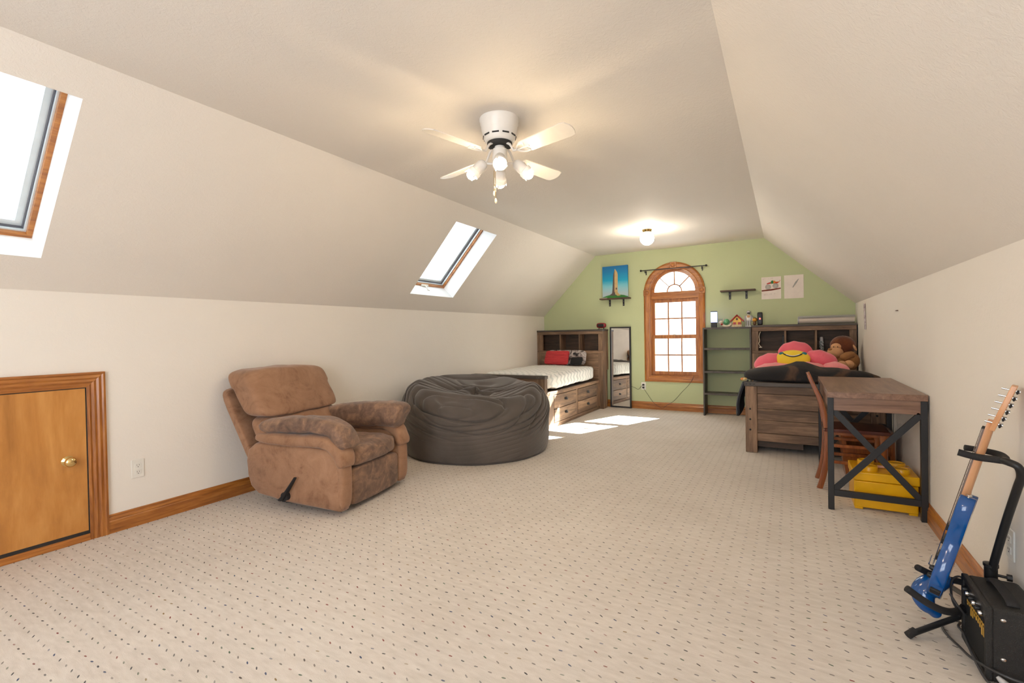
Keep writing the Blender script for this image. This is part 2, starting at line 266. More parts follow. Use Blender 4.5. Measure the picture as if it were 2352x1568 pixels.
# ------------------------------------------------------------------ mesh helpers
class MB:
    def __init__(s): s.v = []; s.f = []; s.m = []
    def add(s, vs, fs, mi=0):
        o = len(s.v); s.v += [Vector(p) for p in vs]; s.f += [tuple(i + o for i in f) for f in fs]; s.m += [mi] * len(fs); return s
    def box(s, lo, hi, mi=0, rot=None, piv=None):
        x0, y0, z0 = lo; x1, y1, z1 = hi
        vs = [Vector(p) for p in ((x0, y0, z0), (x1, y0, z0), (x1, y1, z0), (x0, y1, z0), (x0, y0, z1), (x1, y0, z1), (x1, y1, z1), (x0, y1, z1))]
        if rot is not None:
            c = Vector(piv) if piv is not None else (vs[0] + vs[6]) / 2
            vs = [rot @ (p - c) + c for p in vs]
        return s.add(vs, [(0, 3, 2, 1), (4, 5, 6, 7), (0, 1, 5, 4), (1, 2, 6, 5), (2, 3, 7, 6), (3, 0, 4, 7)], mi)
    def ring_loft(s, rings, closed_v=True, cap=True, mi=0, closed_u=False):
        n = len(rings[0]); vs = [p for r in rings for p in r]; fs = []
        k = len(rings)
        for i in range(k if closed_u else k - 1):
            for j in range(n if closed_v else n - 1):
                a = i * n + j; b = i * n + (j + 1) % n; c = ((i + 1) % k) * n + (j + 1) % n; d = ((i + 1) % k) * n + j
                fs.append((a, b, c, d))
        if cap and closed_v and not closed_u:
            fs.append(tuple(reversed(range(n)))); fs.append(tuple((k - 1) * n + j for j in range(n)))
        return s.add(vs, fs, mi)
    def tube(s, pts, r, n=12, mi=0, closed=False, flat=1.0, up=None):
        pts = [Vector(p) for p in pts]; rings = []; k = len(pts); prev = None
        for i, p in enumerate(pts):
            t = (pts[(i + 1) % k] - pts[i - 1]) if closed else (pts[min(i + 1, k - 1)] - pts[max(i - 1, 0)])
            t.normalize()
            if up is not None: a = Vector(up)
            else: a = prev if prev is not None else (Vector((0, 0, 1)) if abs(t.z) < 0.9 else Vector((1, 0, 0)))
            x = t.cross(a)
            if x.length < 1e-6: x = t.orthogonal()
            x.normalize(); y = x.cross(t).normalized(); prev = y
            rr = r[i] if isinstance(r, (list, tuple)) else r
            rings.append([p + x * math.cos(2 * PI * j / n) * rr + y * math.sin(2 * PI * j / n) * rr * flat for j in range(n)])
        return s.ring_loft(rings, mi=mi, closed_u=closed)
    def cyl(s, p0, p1, r0, r1=None, n=20, mi=0): return s.tube([p0, p1], [r0, r0 if r1 is None else r1], n, mi)
    def lathe(s, prof, c=(0, 0, 0), n=28, mi=0, axis=None):
        c = Vector(c); q = Vector((0, 0, 1)).rotation_difference(Vector(axis).normalized()) if axis is not None else None
        rings = []
        for r, z in prof:
            ring = [Vector((max(r, 1e-4) * math.cos(2 * PI * j / n), max(r, 1e-4) * math.sin(2 * PI * j / n), z)) for j in range(n)]
            rings.append([(q @ p if q else p) + c for p in ring])
        return s.ring_loft(rings, mi=mi)
    def ball(s, c, r, n=24, m=14, mi=0, fn=None):
        rx, ry, rz = (r, r, r) if isinstance(r, (int, float)) else r; c = Vector(c); rings = []
        for i in range(m + 1):
            a = -PI / 2 + PI * i / m
            rings.append([Vector((rx * math.cos(a) * math.cos(2 * PI * j / n), ry * math.cos(a) * math.sin(2 * PI * j / n), rz * math.sin(a))) + c for j in range(n)])
        if fn: rings = [[fn(p) for p in g] for g in rings]
        return s.ring_loft(rings, mi=mi)
    def prism(s, poly, f0, f1, mi=0):
        """poly: 2d outline; f0 and f1 map a 2d point to the two faces"""
        n = len(poly); tri = tessellate_polygon([[Vector((p[0], p[1], 0)) for p in poly]])
        vs = [f0(p) for p in poly] + [f1(p) for p in poly]
        fs = [tuple(t) for t in tri] + [tuple(i + n for i in reversed(t)) for t in tri]
        fs += [(i, (i + 1) % n, n + (i + 1) % n, n + i) for i in range(n)]
        return s.add(vs, fs, mi)
    def holed(s, outer, holes, f0, f1, mi=0, hole_mi=None):
        loops = [outer] + holes; tri = tessellate_polygon([[Vector((p[0], p[1], 0)) for p in lp] for lp in loops])
        flat = [p for lp in loops for p in lp]; n = len(flat)
        s.add([f0(p) for p in flat] + [f1(p) for p in flat], [tuple(t) for t in tri] + [tuple(i + n for i in reversed(t)) for t in tri], mi)
        for k, lp in enumerate(loops):
            a = [f0(p) for p in lp]; b = [f1(p) for p in lp]; q = len(lp)
            s.add(a + b, [(i, (i + 1) % q, q + (i + 1) % q, q + i) for i in range(q)], mi if (k == 0 or hole_mi is None) else hole_mi)
        return s
    def rbox(s, lo, hi, k=6.0, n=10, mi=0, fn=None):
        """soft box: a cube grid pulled to a superellipsoid"""
        lo = Vector(lo); hi = Vector(hi); c = (lo + hi) / 2; h = (hi - lo) / 2
        bm = bmesh.new(); bmesh.ops.create_cube(bm, size=2.0)
        bmesh.ops.subdivide_edges(bm, edges=bm.edges[:], cuts=n, use_grid_fill=True)
        bm.verts.ensure_lookup_table(); vs = []
        for v in bm.verts:
            p = v.co; w = Vector([math.sin(x * PI / 2 * 0.999) / math.sin(PI / 2 * 0.999) for x in p])
            d = (abs(w.x) ** k + abs(w.y) ** k + abs(w.z) ** k) ** (1 / k)
            q = Vector((w.x / d * h.x, w.y / d * h.y, w.z / d * h.z)) + c
            vs.append(fn(q) if fn else q)
        fs = [tuple(v.index for v in f.verts) for f in bm.faces]; bm.free()
        return s.add(vs, fs, mi)
    def grid(s, nu, nv, fn, mi=0, cu=False, cv=False):
        vs = [Vector(fn(i / (nu if cu else nu - 1), j / (nv if cv else nv - 1))) for i in range(nu) for j in range(nv)]; fs = []
        for i in range(nu if cu else nu - 1):
            for j in range(nv if cv else nv - 1):
                fs.append((i * nv + j, ((i + 1) % nu) * nv + j, ((i + 1) % nu) * nv + (j + 1) % nv, i * nv + (j + 1) % nv))
        return s.add(vs, fs, mi)

LOCAL = set()          # things whose parts are written in their own frame
def root_of(o):
    while o.parent: o = o.parent
    return o
def thing(name, label, cat, loc, group=None, rot=None, local=False):
    o = bpy.data.objects.new(name, None); COL.objects.link(o); o.empty_display_size = 0.05
    o.location = loc
    if rot is not None: o.rotation_euler = rot
    o['label'] = label; o['category'] = cat
    if group: o['group'] = group
    if local or rot is not None: LOCAL.add(o.name)
    return o
def obj(name, mb, mat, parent=None, bevel=0.0, seg=2, sub=0, smooth=True, ang=40, label=None, kind=None):
    if mb is None or not mb.v: return None
    me = bpy.data.meshes.new(name); o = bpy.data.objects.new(name, me)
    vs = mb.v
    if parent is not None:
        rt = root_of(parent)
        if rt.name not in LOCAL: off = rt.location.copy(); vs = [v - off for v in vs]
        # parts keep their own origin at their middle so that grain differs
        c = sum(vs, Vector()) / len(vs)
        base = c.copy(); vs = [v - c for v in vs]
        par_off = Vector(parent.get('_o', (0, 0, 0))) if parent.type == 'MESH' else Vector((0, 0, 0))
        o.location = base - par_off; o['_o'] = tuple(base)
    else:
        xs = [v.x for v in vs]; ys = [v.y for v in vs]; zs = [v.z for v in vs]
        c = Vector(((min(xs) + max(xs)) / 2, (min(ys) + max(ys)) / 2, min(zs))); 
        if kind == 'structure': c = Vector((0, 0, 0))
        vs = [v - c for v in vs]; o.location = c; o['_o'] = (0.0, 0.0, 0.0)
        LOCALOFF[o.name] = c
    me.from_pydata([tuple(v) for v in vs], [], mb.f)
    mats = mat if isinstance(mat, (list, tuple)) else [mat]
    for m in mats: me.materials.append(m)
    me.polygons.foreach_set('material_index', mb.m)
    bm = bmesh.new(); bm.from_mesh(me); bmesh.ops.remove_doubles(bm, verts=bm.verts, dist=1e-5); bmesh.ops.recalc_face_normals(bm, faces=bm.faces); bm.to_mesh(me); bm.free()
    if smooth:
        me.polygons.foreach_set('use_smooth', [True] * len(me.polygons))
        if ang < 180: me.set_sharp_from_angle(angle=math.radians(ang))
    COL.objects.link(o)
    if parent is not None: o.parent = parent
    if bevel:
        b = o.modifiers.new('bevel', 'BEVEL'); b.width = bevel; b.segments = seg; b.limit_method = 'ANGLE'; b.angle_limit = math.radians(35)
    if sub:
        b = o.modifiers.new('sub', 'SUBSURF'); b.levels = sub; b.render_levels = sub
    if label: o['label'] = label
    if kind: o['kind'] = kind
    return o
LOCALOFF = {}
def single(name, mb, mat, label, cat, group=None, **k):
    o = obj(name, mb, mat, None, **k); o['label'] = label; o['category'] = cat
    if group: o['group'] = group
    return o
def arc(cx, cy, r, a0, a1, n): return [(cx + r * math.cos(math.radians(a0 + (a1 - a0) * i / n)), cy + r * math.sin(math.radians(a0 + (a1 - a0) * i / n))) for i in range(n + 1)]
def smoothpath(pts, n=8):
    pts = [Vector(p) for p in pts]; out = []
    for i in range(len(pts) - 1):
        p0 = pts[max(i - 1, 0)]; p1 = pts[i]; p2 = pts[i + 1]; p3 = pts[min(i + 2, len(pts) - 1)]
        for k in range(n):
            t = k / n; out.append(0.5 * ((2 * p1) + (p2 - p0) * t + (2 * p0 - 5 * p1 + 4 * p2 - p3) * t * t + (3 * p1 - p0 - 3 * p2 + p3) * t ** 3))
    out.append(pts[-1]); return out
def sweep(mb, path, outs, prof, place, mi=0, closed=False):
    """prof: (u,w) pairs; u along the outward direction of the 2d path, w proud of the wall"""
    rings = [[place(p[0] + o[0] * u, p[1] + o[1] * u, w) for (u, w) in prof] for p, o in zip(path, outs)]
    mb.ring_loft(rings, mi=mi, closed_u=closed)

# ------------------------------------------------------------------ room shell
Y0, Y1 = -1.7, 7.314
XR, ZC = 0.715, 2.438
def XL(y): return -3.576 - 0.0115 * y
def ZL(y): return 1.456 + 0.0037 * y
def ZR(y): return 1.462 + 0.0050 * y
def CL(y): return -2.712
def CR(y): return -0.235 - 0.0077 * y
T = 0.14
# floor
fl = MB().box((-3.95, Y0 - 0.2, -0.12), (1.05, Y1 + 0.4, 0.0)); obj('floor', fl, M['carpet'], kind='structure')
# left knee wall
w = MB()
w.ring_loft([[Vector((XL(y), y, 0)), Vector((XL(y), y, ZL(y))), Vector((XL(y) - T, y, ZL(y) + 0.02)), Vector((XL(y) - T, y, 0))] for y in (Y0, Y1)])
obj('wall_left', w, M['wall'], kind='structure', smooth=False)
w = MB()
w.ring_loft([[Vector((XR, y, 0)), Vector((XR, y, ZR(y))), Vector((XR + T, y, ZR(y) + 0.02)), Vector((XR + T, y, 0))] for y in (Y0, Y1)])
obj('wall_right', w, M['wall'], kind='structure', smooth=False)
# flat ceiling
ys = [Y0, 1.0, 3.0, 5.0, Y1]
w = MB(); w.ring_loft([[Vector((CL(y), y, ZC)), Vector((CR(y), y, ZC)), Vector((CR(y), y, ZC + 0.12)), Vector((CL(y), y, ZC + 0.12))] for y in ys])
obj('ceiling', w, M['ceil'], kind='structure', smooth=False)
# right slope, slightly coved where it meets the flat ceiling
def rs(y, t, d):
    a = Vector((XR, y, ZR(y))); b = Vector((CR(y), y, ZC)); n = Vector((b.z - a.z, 0, a.x - b.x)).normalized()
    return a.lerp(b, t) + n * d
w = MB(); w.ring_loft([[rs(y, 0, 0), rs(y, 1, 0), rs(y, 1.04, 0.14), rs(y, -0.04, 0.14)] for y in ys])
obj('ceiling_right', w, M['ceil'], kind='structure', smooth=False)
# left slope with two skylight shafts
def ls(y, t, d=0.0):
    a = Vector((XL(y), y, ZL(y))); b = Vector((CL(y), y, ZC)); return a.lerp(b, t) + SN * d
SH = 0.215
SKYL = [(0.33, 0.898), (3.80, 4.525)]
SKYL[1] = (3.765, 4.515)
T0, T1 = 0.166, 0.862
w = MB(); yy = sorted([Y0, Y1] + [v for s_ in SKYL for v in s_]); tt = [0.0, T0, T1, 1.0]
def hole(i, j): return j == 1 and any(abs(yy[i] - s_[0]) < 1e-6 for s_ in SKYL)
for d_ in (0.0, SH + 0.10):
    for i in range(len(yy) - 1):
        for j in range(3):
            if hole(i, j): continue
            q = [(yy[i], tt[j]), (yy[i + 1], tt[j]), (yy[i + 1], tt[j + 1]), (yy[i], tt[j + 1])]
            w.add([ls(a, b + (0 if 0 < b < 1 else (-0.05 if b == 0 else 0.05) if d_ else 0), d_) for a, b in q], [(0, 1, 2, 3)], 0)
for s_ in SKYL:
    lp = [(s_[0], T0), (s_[1], T0), (s_[1], T1), (s_[0], T1)]
    for k in range(4):
        a, b = lp[k], lp[(k + 1) % 4]
        w.add([ls(*a, 0), ls(*b, 0), ls(*b, SH + 0.10), ls(*a, SH + 0.10)], [(0, 1, 2, 3)], 1)
o = obj('ceiling_left', w, [M['ceil'], M['white']], kind='structure', smooth=False)
for k, s_ in enumerate(SKYL):
    c = ls((s_[0] + s_[1]) / 2, (T0 + T1) / 2, SH + 0.13)
    portal('portal_skylight', c, -SN, SU, s_[1] - s_[0] + 0.05, 0.95)

# gable walls
CXW, ZSP, RW = -1.492, 1.782, 0.362
hole_poly = [(CXW - RW, 0.505), (CXW + RW, 0.505)] + arc(CXW, ZSP, RW, 0, 180, 24)
def gable(y): return [(XL(y) - T, -0.0), (XR + T, 0.0), (XR + T, ZR(y)), (XR, ZR(y)), (CR(y), ZC), (CL(y), ZC), (XL(y), ZL(y)), (XL(y) - T, ZL(y))]
def gable2(y): return [(XL(y) - T, 0.0), (XR + T, 0.0), (XR + T, 2.75), (XL(y) - T, 2.75)]
w = MB(); w.holed(gable2(Y1), [hole_poly], lambda p: Vector((p[0], Y1, p[1])), lambda p: Vector((p[0], Y1 + T, p[1])))
obj('wall_back', w, M['green'], kind='structure', smooth=False)
fh = [(-1.95, 0.35), (0.25, 0.35), (0.25, 2.0), (-1.95, 2.0)]  # opening cut for the added fill window
w = MB(); w.holed(gable2(Y0), [fh], lambda p: Vector((p[0], Y0, p[1])), lambda p: Vector((p[0], Y0 - T, p[1])))
obj('wall_front', w, M['wall'], kind='structure', smooth=False)

# baseboards
BP = [(0, 0), (0.016, 0), (0.016, 0.072), (0.012, 0.078), (0.014, 0.084), (0.011, 0.094), (0.008, 0.098), (0.008, 0.108), (0.004, 0.113), (0, 0.113)]
def bboard(name, p0, p1, nrm, mat):
    w = MB(); w.ring_loft([[Vector((p[0] + nrm[0] * a, p[1] + nrm[1] * a, z)) for a, z in BP] for p in (p0, p1)])
    obj(name, w, mat, kind='structure', ang=20)
bboard('baseboard_left', (XL(1.198), 1.198), (XL(Y1), Y1), (1, 0), M['oaky'])
bboard('baseboard_left', (XL(Y0), Y0), (XL(0.3), 0.28), (1, 0), M['oaky'])
bboard('baseboard_back', (XL(Y1), Y1), (XR, Y1), (0, -1), M['oakx'])
bboard('baseboard_right', (XR, Y0), (XR, Y1), (-1, 0), M['oaky'])
bboard('baseboard_front', (XL(Y0), Y0), (XR, Y0), (0, 1), M['oakx'])

# ------------------------------------------------------------------ low access door in the left wall
dr = bpy.data.objects.new('door_1', None); COL.objects.link(dr); dr.location = (XL(0.7), 0.7, 0); dr['kind'] = 'structure'
DY0, DY1, DZ = 0.37, 1.113, 0.903
def lw(y, z, wd): return Vector((XL(y) + wd, y, z))
prof = [(0, 0), (0, 0.012), (0.012, 0.016), (0.022, 0.011), (0.034, 0.017), (0.046, 0.013), (0.056, 0.020), (0.070, 0.016), (0.078, 0.022), (0.088, 0.020), (0.088, 0)]
for pth, outs, mt in (([(DY0, 0.0), (DY0, DZ)], [(-1, 0), (-1, 1)], 'oakz'), ([(DY0, DZ), (DY1, DZ)], [(-1, 1), (1, 1)], 'oaky'), ([(DY1, DZ), (DY1, 0.0)], [(1, 1), (1, 0)], 'oakz')):
    w = MB(); sweep(w, pth, outs, prof, lambda a, b, c: lw(a, b, c)); obj('casing', w, M[mt], dr, ang=25)
w = MB().box((XL(0.7) - 0.002, DY0 + 0.006, 0.060), (XL(0.7) + 0.009, DY1 - 0.007, DZ - 0.005)); obj('door_panel', w, M['ply'], dr, bevel=0.001)
w = MB().box((XL(0.7) - 0.003, DY0, 0.040), (XL(0.7) + 0.0055, DY1, DZ)); obj('door_gap', w, M['darkslot'], dr)
w = MB().box((XL(0.7) - 0.002, DY0, 0.0), (XL(0.7) + 0.012, DY1, 0.040)); obj('threshold', w, M['oaky'], dr, bevel=0.002)
kx = XL(1.02)
w = MB().lathe([(0.030, 0.0), (0.033, 0.003), (0.030, 0.008), (0.014, 0.011), (0.011, 0.016), (0.011, 0.026), (0.018, 0.031), (0.027, 0.040), (0.0275, 0.050), (0.022, 0.058), (0.008, 0.062), (0.0, 0.062)], (kx + 0.005, 1.022, 0.487), axis=(1, 0, 0), n=32)
obj('door_knob', w, M['brass'], dr, ang=60)

# ------------------------------------------------------------------ arched window in the green wall
win = bpy.data.objects.new('window_1', None); COL.objects.link(win); win.location = (CXW, Y1, 0); win['kind'] = 'structure'
bw = lambda x, z, wd: Vector((x, Y1 - wd, z))
CP = [(0, 0), (0, 0.012), (0.010, 0.014), (0.016, 0.020), (0.060, 0.024), (0.070, 0.020), (0.078, 0.026), (0.086, 0.022), (0.086, 0)]
zi = 0.513
def casing(name, path, outs, mat):
    w = MB(); sweep(w, path, outs, CP, bw); obj(name, w, mat, win, ang=25)
ri = 0.354
casing('casing', [(CXW - ri, zi), (CXW - ri, ZSP - 0.045)], [(-1, -1), (-1, 0)], M['oakz'])
casing('casing', [(CXW + ri, zi), (CXW + ri, ZSP - 0.045)], [(1, -1), (1, 0)], M['oakz'])
casing('casing', [(CXW - ri, zi), (CXW + ri, zi)], [(-1, -1), (1, -1)], M['oakx'])
for a0, a1 in ((6.5, 83.5), (96.5, 173.5)):
    pa = arc(CXW, ZSP, ri, a0, a1, 16); outs = [((p[0] - CXW) / ri, (p[1] - ZSP) / ri) for p in pa]
    casing('casing', pa, outs, M['oakx'])
for ax_, az_, ang_ in ((CXW - ri - 0.043, ZSP, 0), (CXW + ri + 0.043, ZSP, 0), (CXW, ZSP + ri + 0.043, 0)):
    w = MB().box((ax_ - 0.047, Y1 - 0.030, az_ - 0.045), (ax_ + 0.047, Y1, az_ + 0.045)); b_ = obj('corner_block', w, M['oakz'], win, bevel=0.003)
    w = MB().lathe([(0.034, 0.0), (0.034, 0.003), (0.028, 0.006), (0.024, 0.002), (0.018, 0.002), (0.012, 0.006), (0.0, 0.007)], (ax_, Y1 - 0.030, az_), axis=(0, -1, 0)); obj('rosette', w, M['oakx'], b_, ang=60)
# jamb lining
def closed_outline(r, zb): return [(CXW - r, zb), (CXW + r, zb)] + arc(CXW, ZSP, r, 0, 180, 24)
def frame_ring(name, ro, zo, ri_, zi_, y0, y1, mat, parent):
    w = MB(); w.holed(closed_outline(ro, zo), [closed_outline(ri_, zi_)], lambda p: Vector((p[0], y0, p[1])), lambda p: Vector((p[0], y1, p[1]))); return obj(name, w, mat, parent, smooth=False)
frame_ring('jamb', 0.361, 0.506, 0.343, 0.520, Y1 - 0.006, Y1 + 0.125, M['oakz'], win)
YG = Y1 + 0.062
frame_ring('stop', 0.343, 0.520, 0.332, 0.530, YG - 0.026, YG + 0.03, M['oakz'], win)
# lintel between the arch and the sashes
w = MB().box((CXW - 0.343, YG - 0.040, 1.684), (CXW + 0.343, YG + 0.03, 1.745)); obj('mullion', w, M['oakx'], win, bevel=0.004)
HW = 0.295
w = MB(); arch_o = [(CXW - 0.333, 1.745), (CXW + 0.333, 1.745)] + arc(CXW, ZSP, 0.333, 0, 180, 24); arch_i = [(CXW - HW, 1.790), (CXW + HW, 1.790)] + arc(CXW, 1.790, HW, 2, 178, 24)
w.holed(arch_o, [arch_i], lambda p: Vector((p[0], YG - 0.016, p[1])), lambda p: Vector((p[0], YG + 0.016, p[1]))); ah = obj('arch_sash', w, M['oakx'], win, smooth=False)
def sash(z0, z1, g0, g1, yo):
    w = MB(); w.holed([(CXW - 0.333, z0), (CXW + 0.333, z0), (CXW + 0.333, z1), (CXW - 0.333, z1)], [[(CXW - HW, g0), (CXW + HW, g0), (CXW + HW, g1), (CXW - HW, g1)]],
        lambda p: Vector((p[0], YG - 0.016 + yo, p[1])), lambda p: Vector((p[0], YG + 0.016 + yo, p[1])))
    s_ = obj('sash', w, M['oakz'], win, bevel=0.003)
    xs = [CXW - HW, CXW - HW / 3, CXW + HW / 3, CXW + HW]; zs = [g0, (g0 + g1) / 2, g1]
    for i in range(3):
        for j in range(2): obj('pane', MB().box((xs[i], YG + yo - 0.002, zs[j]), (xs[i + 1], YG + yo + 0.001, zs[j + 1])), M['tintglass'], s_, smooth=False)
    for x in xs[1:3]: obj('muntin', MB().box((x - 0.010, YG + yo - 0.007, g0), (x + 0.010, YG + yo + 0.006, g1)), M['oakz'], s_)
    obj('muntin', MB().box((CXW - HW, YG + yo - 0.006, zs[1] - 0.010), (CXW + HW, YG + yo + 0.005, zs[1] + 0.010)), M['oakx'], s_)
    return s_
sash(0.530, 1.136, 0.585, 1.080, -0.008); sash(1.085, 1.690, 1.139, 1.629, 0.028)
obj('sash_lock', MB().box((CXW - 0.03, YG - 0.034, 1.134), (CXW + 0.03, YG - 0.014, 1.146)).cyl((CXW, YG - 0.026, 1.14), (CXW, YG - 0.026, 1.156), 0.010), M['plastic_white'], win)
# fan light
r1 = 0.105; zb = 1.790
pieces = [arc(CXW, zb, r1, 0, 180, 12)] + [arc(CXW, zb, r1, a, a + 45, 4) + list(reversed(arc(CXW, zb, HW, a, a + 45, 8))) for a in (0, 45, 90, 135)]
for pc in pieces: obj('pane', MB().prism(pc, lambda p: Vector((p[0], YG - 0.001, p[1])), lambda p: Vector((p[0], YG + 0.002, p[1]))), M['tintglass'], ah, smooth=False)
for a in (45, 90, 135):
    c_, s_ = math.cos(math.radians(a)), math.sin(math.radians(a)); wd = 0.0085 if a < 135 else 0.006
    obj('muntin', MB().prism([(CXW + c_ * r1 - s_ * wd, zb + s_ * r1 + c_ * wd), (CXW + c_ * r1 + s_ * wd, zb + s_ * r1 - c_ * wd), (CXW + c_ * HW + s_ * wd, zb + s_ * HW - c_ * wd), (CXW + c_ * HW - s_ * wd, zb + s_ * HW + c_ * wd)], lambda p: Vector((p[0], YG - 0.007, p[1])), lambda p: Vector((p[0], YG + 0.006, p[1]))), M['oakz'], ah)
obj('muntin', MB().prism(arc(CXW, zb, r1 - 0.0085, 0, 180, 16) + list(reversed(arc(CXW, zb, r1 + 0.0085, 0, 180, 16))), lambda p: Vector((p[0], YG - 0.007, p[1])), lambda p: Vector((p[0], YG + 0.006, p[1]))), M['oakx'], ah)

# added window behind the camera, unseen, there to fill the room with light
fill_win = bpy.data.objects.new('window_4', None); COL.objects.link(fill_win); fill_win.location = (-0.85, Y0, 0); fill_win['kind'] = 'structure'
w = MB(); w.holed([(-2.04, 0.26), (0.34, 0.26), (0.34, 2.09), (-2.04, 2.09)], [fh], lambda p: Vector((p[0], Y0 + 0.02, p[1])), lambda p: Vector((p[0], Y0, p[1]))); obj('casing', w, M['oakz'], fill_win, smooth=False)
for x in (-1.95, -0.88, 0.19):
    obj('stile', MB().box((x, Y0 - 0.09, 0.35), (x + 0.06, Y0 - 0.05, 2.0)), M['oakz'], fill_win)
for z in (0.35, 1.145, 1.94):
    obj('rail', MB().box((-1.95, Y0 - 0.09, z), (0.25, Y0 - 0.05, z + 0.06)), M['oakx'], fill_win)
obj('pane', MB().box((-1.95, Y0 - 0.072, 0.35), (0.25, Y0 - 0.068, 2.0)), M['glass'], fill_win, smooth=False)

# ------------------------------------------------------------------ skylights
for k, (a, b) in enumerate(SKYL):
    wn_ = bpy.data.objects.new('window_%d' % (k + 2), None); COL.objects.link(wn_); wn_.location = ls((a + b) / 2, 0.5, SH); wn_['kind'] = 'structure'
    L = (CL(0) - XL(2)) / SU.x
    def sring(name, i0, i1, d0, d1, mat):
        f = lambda i: [(a + i, T0 + i / L), (b - i, T0 + i / L), (b - i, T1 - i / L), (a + i, T1 - i / L)]
        w = MB(); w.holed(f(i0), [f(i1)], lambda p: ls(p[0], p[1], d0), lambda p: ls(p[0], p[1], d1)); return obj(name, w, mat, wn_, smooth=False)
    sring('frame', 0.0, 0.022, SH - 0.035, SH + 0.03, M['oaky'])
    sring('gasket', 0.018, 0.030, SH - 0.012, SH + 0.035, M['alum'])
    sring('gasket', 0.028, 0.035, SH + 0.005, SH + 0.04, M['grey_gasket'])
    sring('sash', 0.033, 0.064, SH + 0.022, SH + 0.045, M['alum'])
    f = lambda i: [(a + i, T0 + i / L), (b - i, T0 + i / L), (b - i, T1 - i / L), (a + i, T1 - i / L)]
    w = MB().prism(f(0.04), lambda p: ls(p[0], p[1], SH + 0.030), lambda p: ls(p[0], p[1], SH + 0.034)); obj('pane', w, M['skyglass'], wn_, smooth=False)
    p = ls((a + b) / 2, T0 + 0.012, SH - 0.045)
    w = MB().box(p - Vector((0.012, 0.05, 0.010)), p + Vector((0.012, 0.05, 0.010))).tube([p, p + Vector((0.03, 0.0, -0.02)), p + Vector((0.045, 0.0, -0.055)), p + Vector((0.045, 0.03, -0.06))], 0.006)
    obj('crank_handle', w, M['plastic_white'], wn_)

# ================================================================== OBJECTS
def nz(p, s=1.0, o=0.0): return noise.noise(Vector((p[0] * s + o, p[1] * s + o * 1.7, p[2] * s - o)))

# ------------------------------------------------------------------ recliner (own frame: x forward, y to the far arm, z up)
rc = thing('recliner', 'brown suede recliner with padded arms, worn dark seat and black side lever', 'armchair', (-2.52, 2.03, 0), rot=(0, 0, 0.188))
def pud(p, a=0.006, s=9): return p + Vector((nz(p, s, 3), nz(p, s, 11), nz(p, s, 19))) * a
side_out = [(0.0, 0.035), (0.012, 0.16), (0.012, 0.30), (-0.004, 0.375), (-0.04, 0.425), (-0.10, 0.440), (-0.30, 0.445), (-0.55, 0.450), (-0.72, 0.445), (-0.775, 0.40), (-0.80, 0.32), (-0.795, 0.22), (-0.765, 0.145), (-0.70, 0.095), (-0.50, 0.062), (-0.25, 0.048)]
def panel_side(y0, y1):
    # rounded slab: several inset loops across the thickness
    n = len(side_out); cx = sum(p[0] for p in side_out) / n; cz = sum(p[1] for p in side_out) / n
    dens = []
    for i in range(n):
        a, b = side_out[i], side_out[(i + 1) % n]
        for k in range(5): t = k / 5; dens.append((a[0] + (b[0] - a[0]) * t, a[1] + (b[1] - a[1]) * t))
    rings = []; m = 9
    for k in range(m + 1):
        t = -1 + 2 * k / m; ins = 0.028 * (1 - math.sqrt(max(0, 1 - abs(t) ** 3.5)))
        y = (y0 + y1) / 2 + t * (y1 - y0) / 2 * 1.0
        ring = []
        for p in dens:
            dx, dz = p[0] - cx, p[1] - cz; d = math.hypot(dx, dz)
            q = Vector((p[0] - dx / d * ins, y, p[1] - dz / d * ins)); ring.append(pud(q, 0.005, 7))
        rings.append(ring)
    return MB().ring_loft(rings)

obj('side_panel', panel_side(0.0, 0.125), M['suede'], rc, ang=180)
obj('side_panel', panel_side(0.68, 0.80), M['suede'], rc, ang=180)
# front facing of the arms bulges forward
for y0, y1 in ((0.005, 0.125), (0.68, 0.795)):
    w = MB().rbox((-0.08, y0, 0.04), (0.028, y1, 0.41), k=4, n=10, fn=lambda p: pud(p, 0.006, 9)); obj('arm_front', w, M['suede'], rc, ang=180)
def roll(y0, y1, path, rz, mat, name, amp=0.006, shape=3.0):
    yc = (y0 + y1) / 2; hy = (y1 - y0) / 2; pts = smoothpath([(p[0], yc, p[1]) for p in path], 8); k = len(pts); rings = []
    for i, p in enumerate(pts):
        t = (pts[min(i + 1, k - 1)] - pts[max(i - 1, 0)]).normalized(); u = t.cross(Vector((0, 1, 0))).normalized()
        if u.z < 0: u = -u
        e = i / (k - 1); f = (1 - abs(2 * e - 1) ** 9) ** 0.5 if 0 < i < k - 1 else 0.12
        rings.append([pud(p + Vector((0, 1, 0)) * (hy * f ** 0.5 * math.copysign(abs(math.cos(a)) ** (2 / shape), math.cos(a))) + u * (rz * f * math.copysign(abs(math.sin(a)) ** (2 / shape), math.sin(a))), amp, 14) for a in [2 * PI * j / 28 for j in range(28)]])
    return obj(name, MB().ring_loft(rings), mat, rc, ang=180)
low = [(-0.72, 0.485), (-0.55, 0.480), (-0.35, 0.478), (-0.20, 0.482), (-0.10, 0.475), (-0.030, 0.435), (0.004, 0.375), (0.012, 0.320)]
up = [(-0.70, 0.552), (-0.55, 0.568), (-0.38, 0.580), (-0.22, 0.584), (-0.12, 0.572), (-0.045, 0.535), (0.000, 0.480), (0.008, 0.440)]
upf = [(-0.66, 0.520), (-0.50, 0.540), (-0.32, 0.555), (-0.15, 0.566), (0.00, 0.566), (0.045, 0.556)]
roll(-0.012, 0.145, low, 0.043, M['suede'], 'arm_roll'); roll(0.665, 0.812, low, 0.043, M['suede'], 'arm_roll')
roll(0.005, 0.185, up, 0.055, M['suedeworn'], 'arm_pad', 0.008); roll(0.605, 0.80, upf, 0.098, M['suedeworn'], 'arm_pad', 0.008)
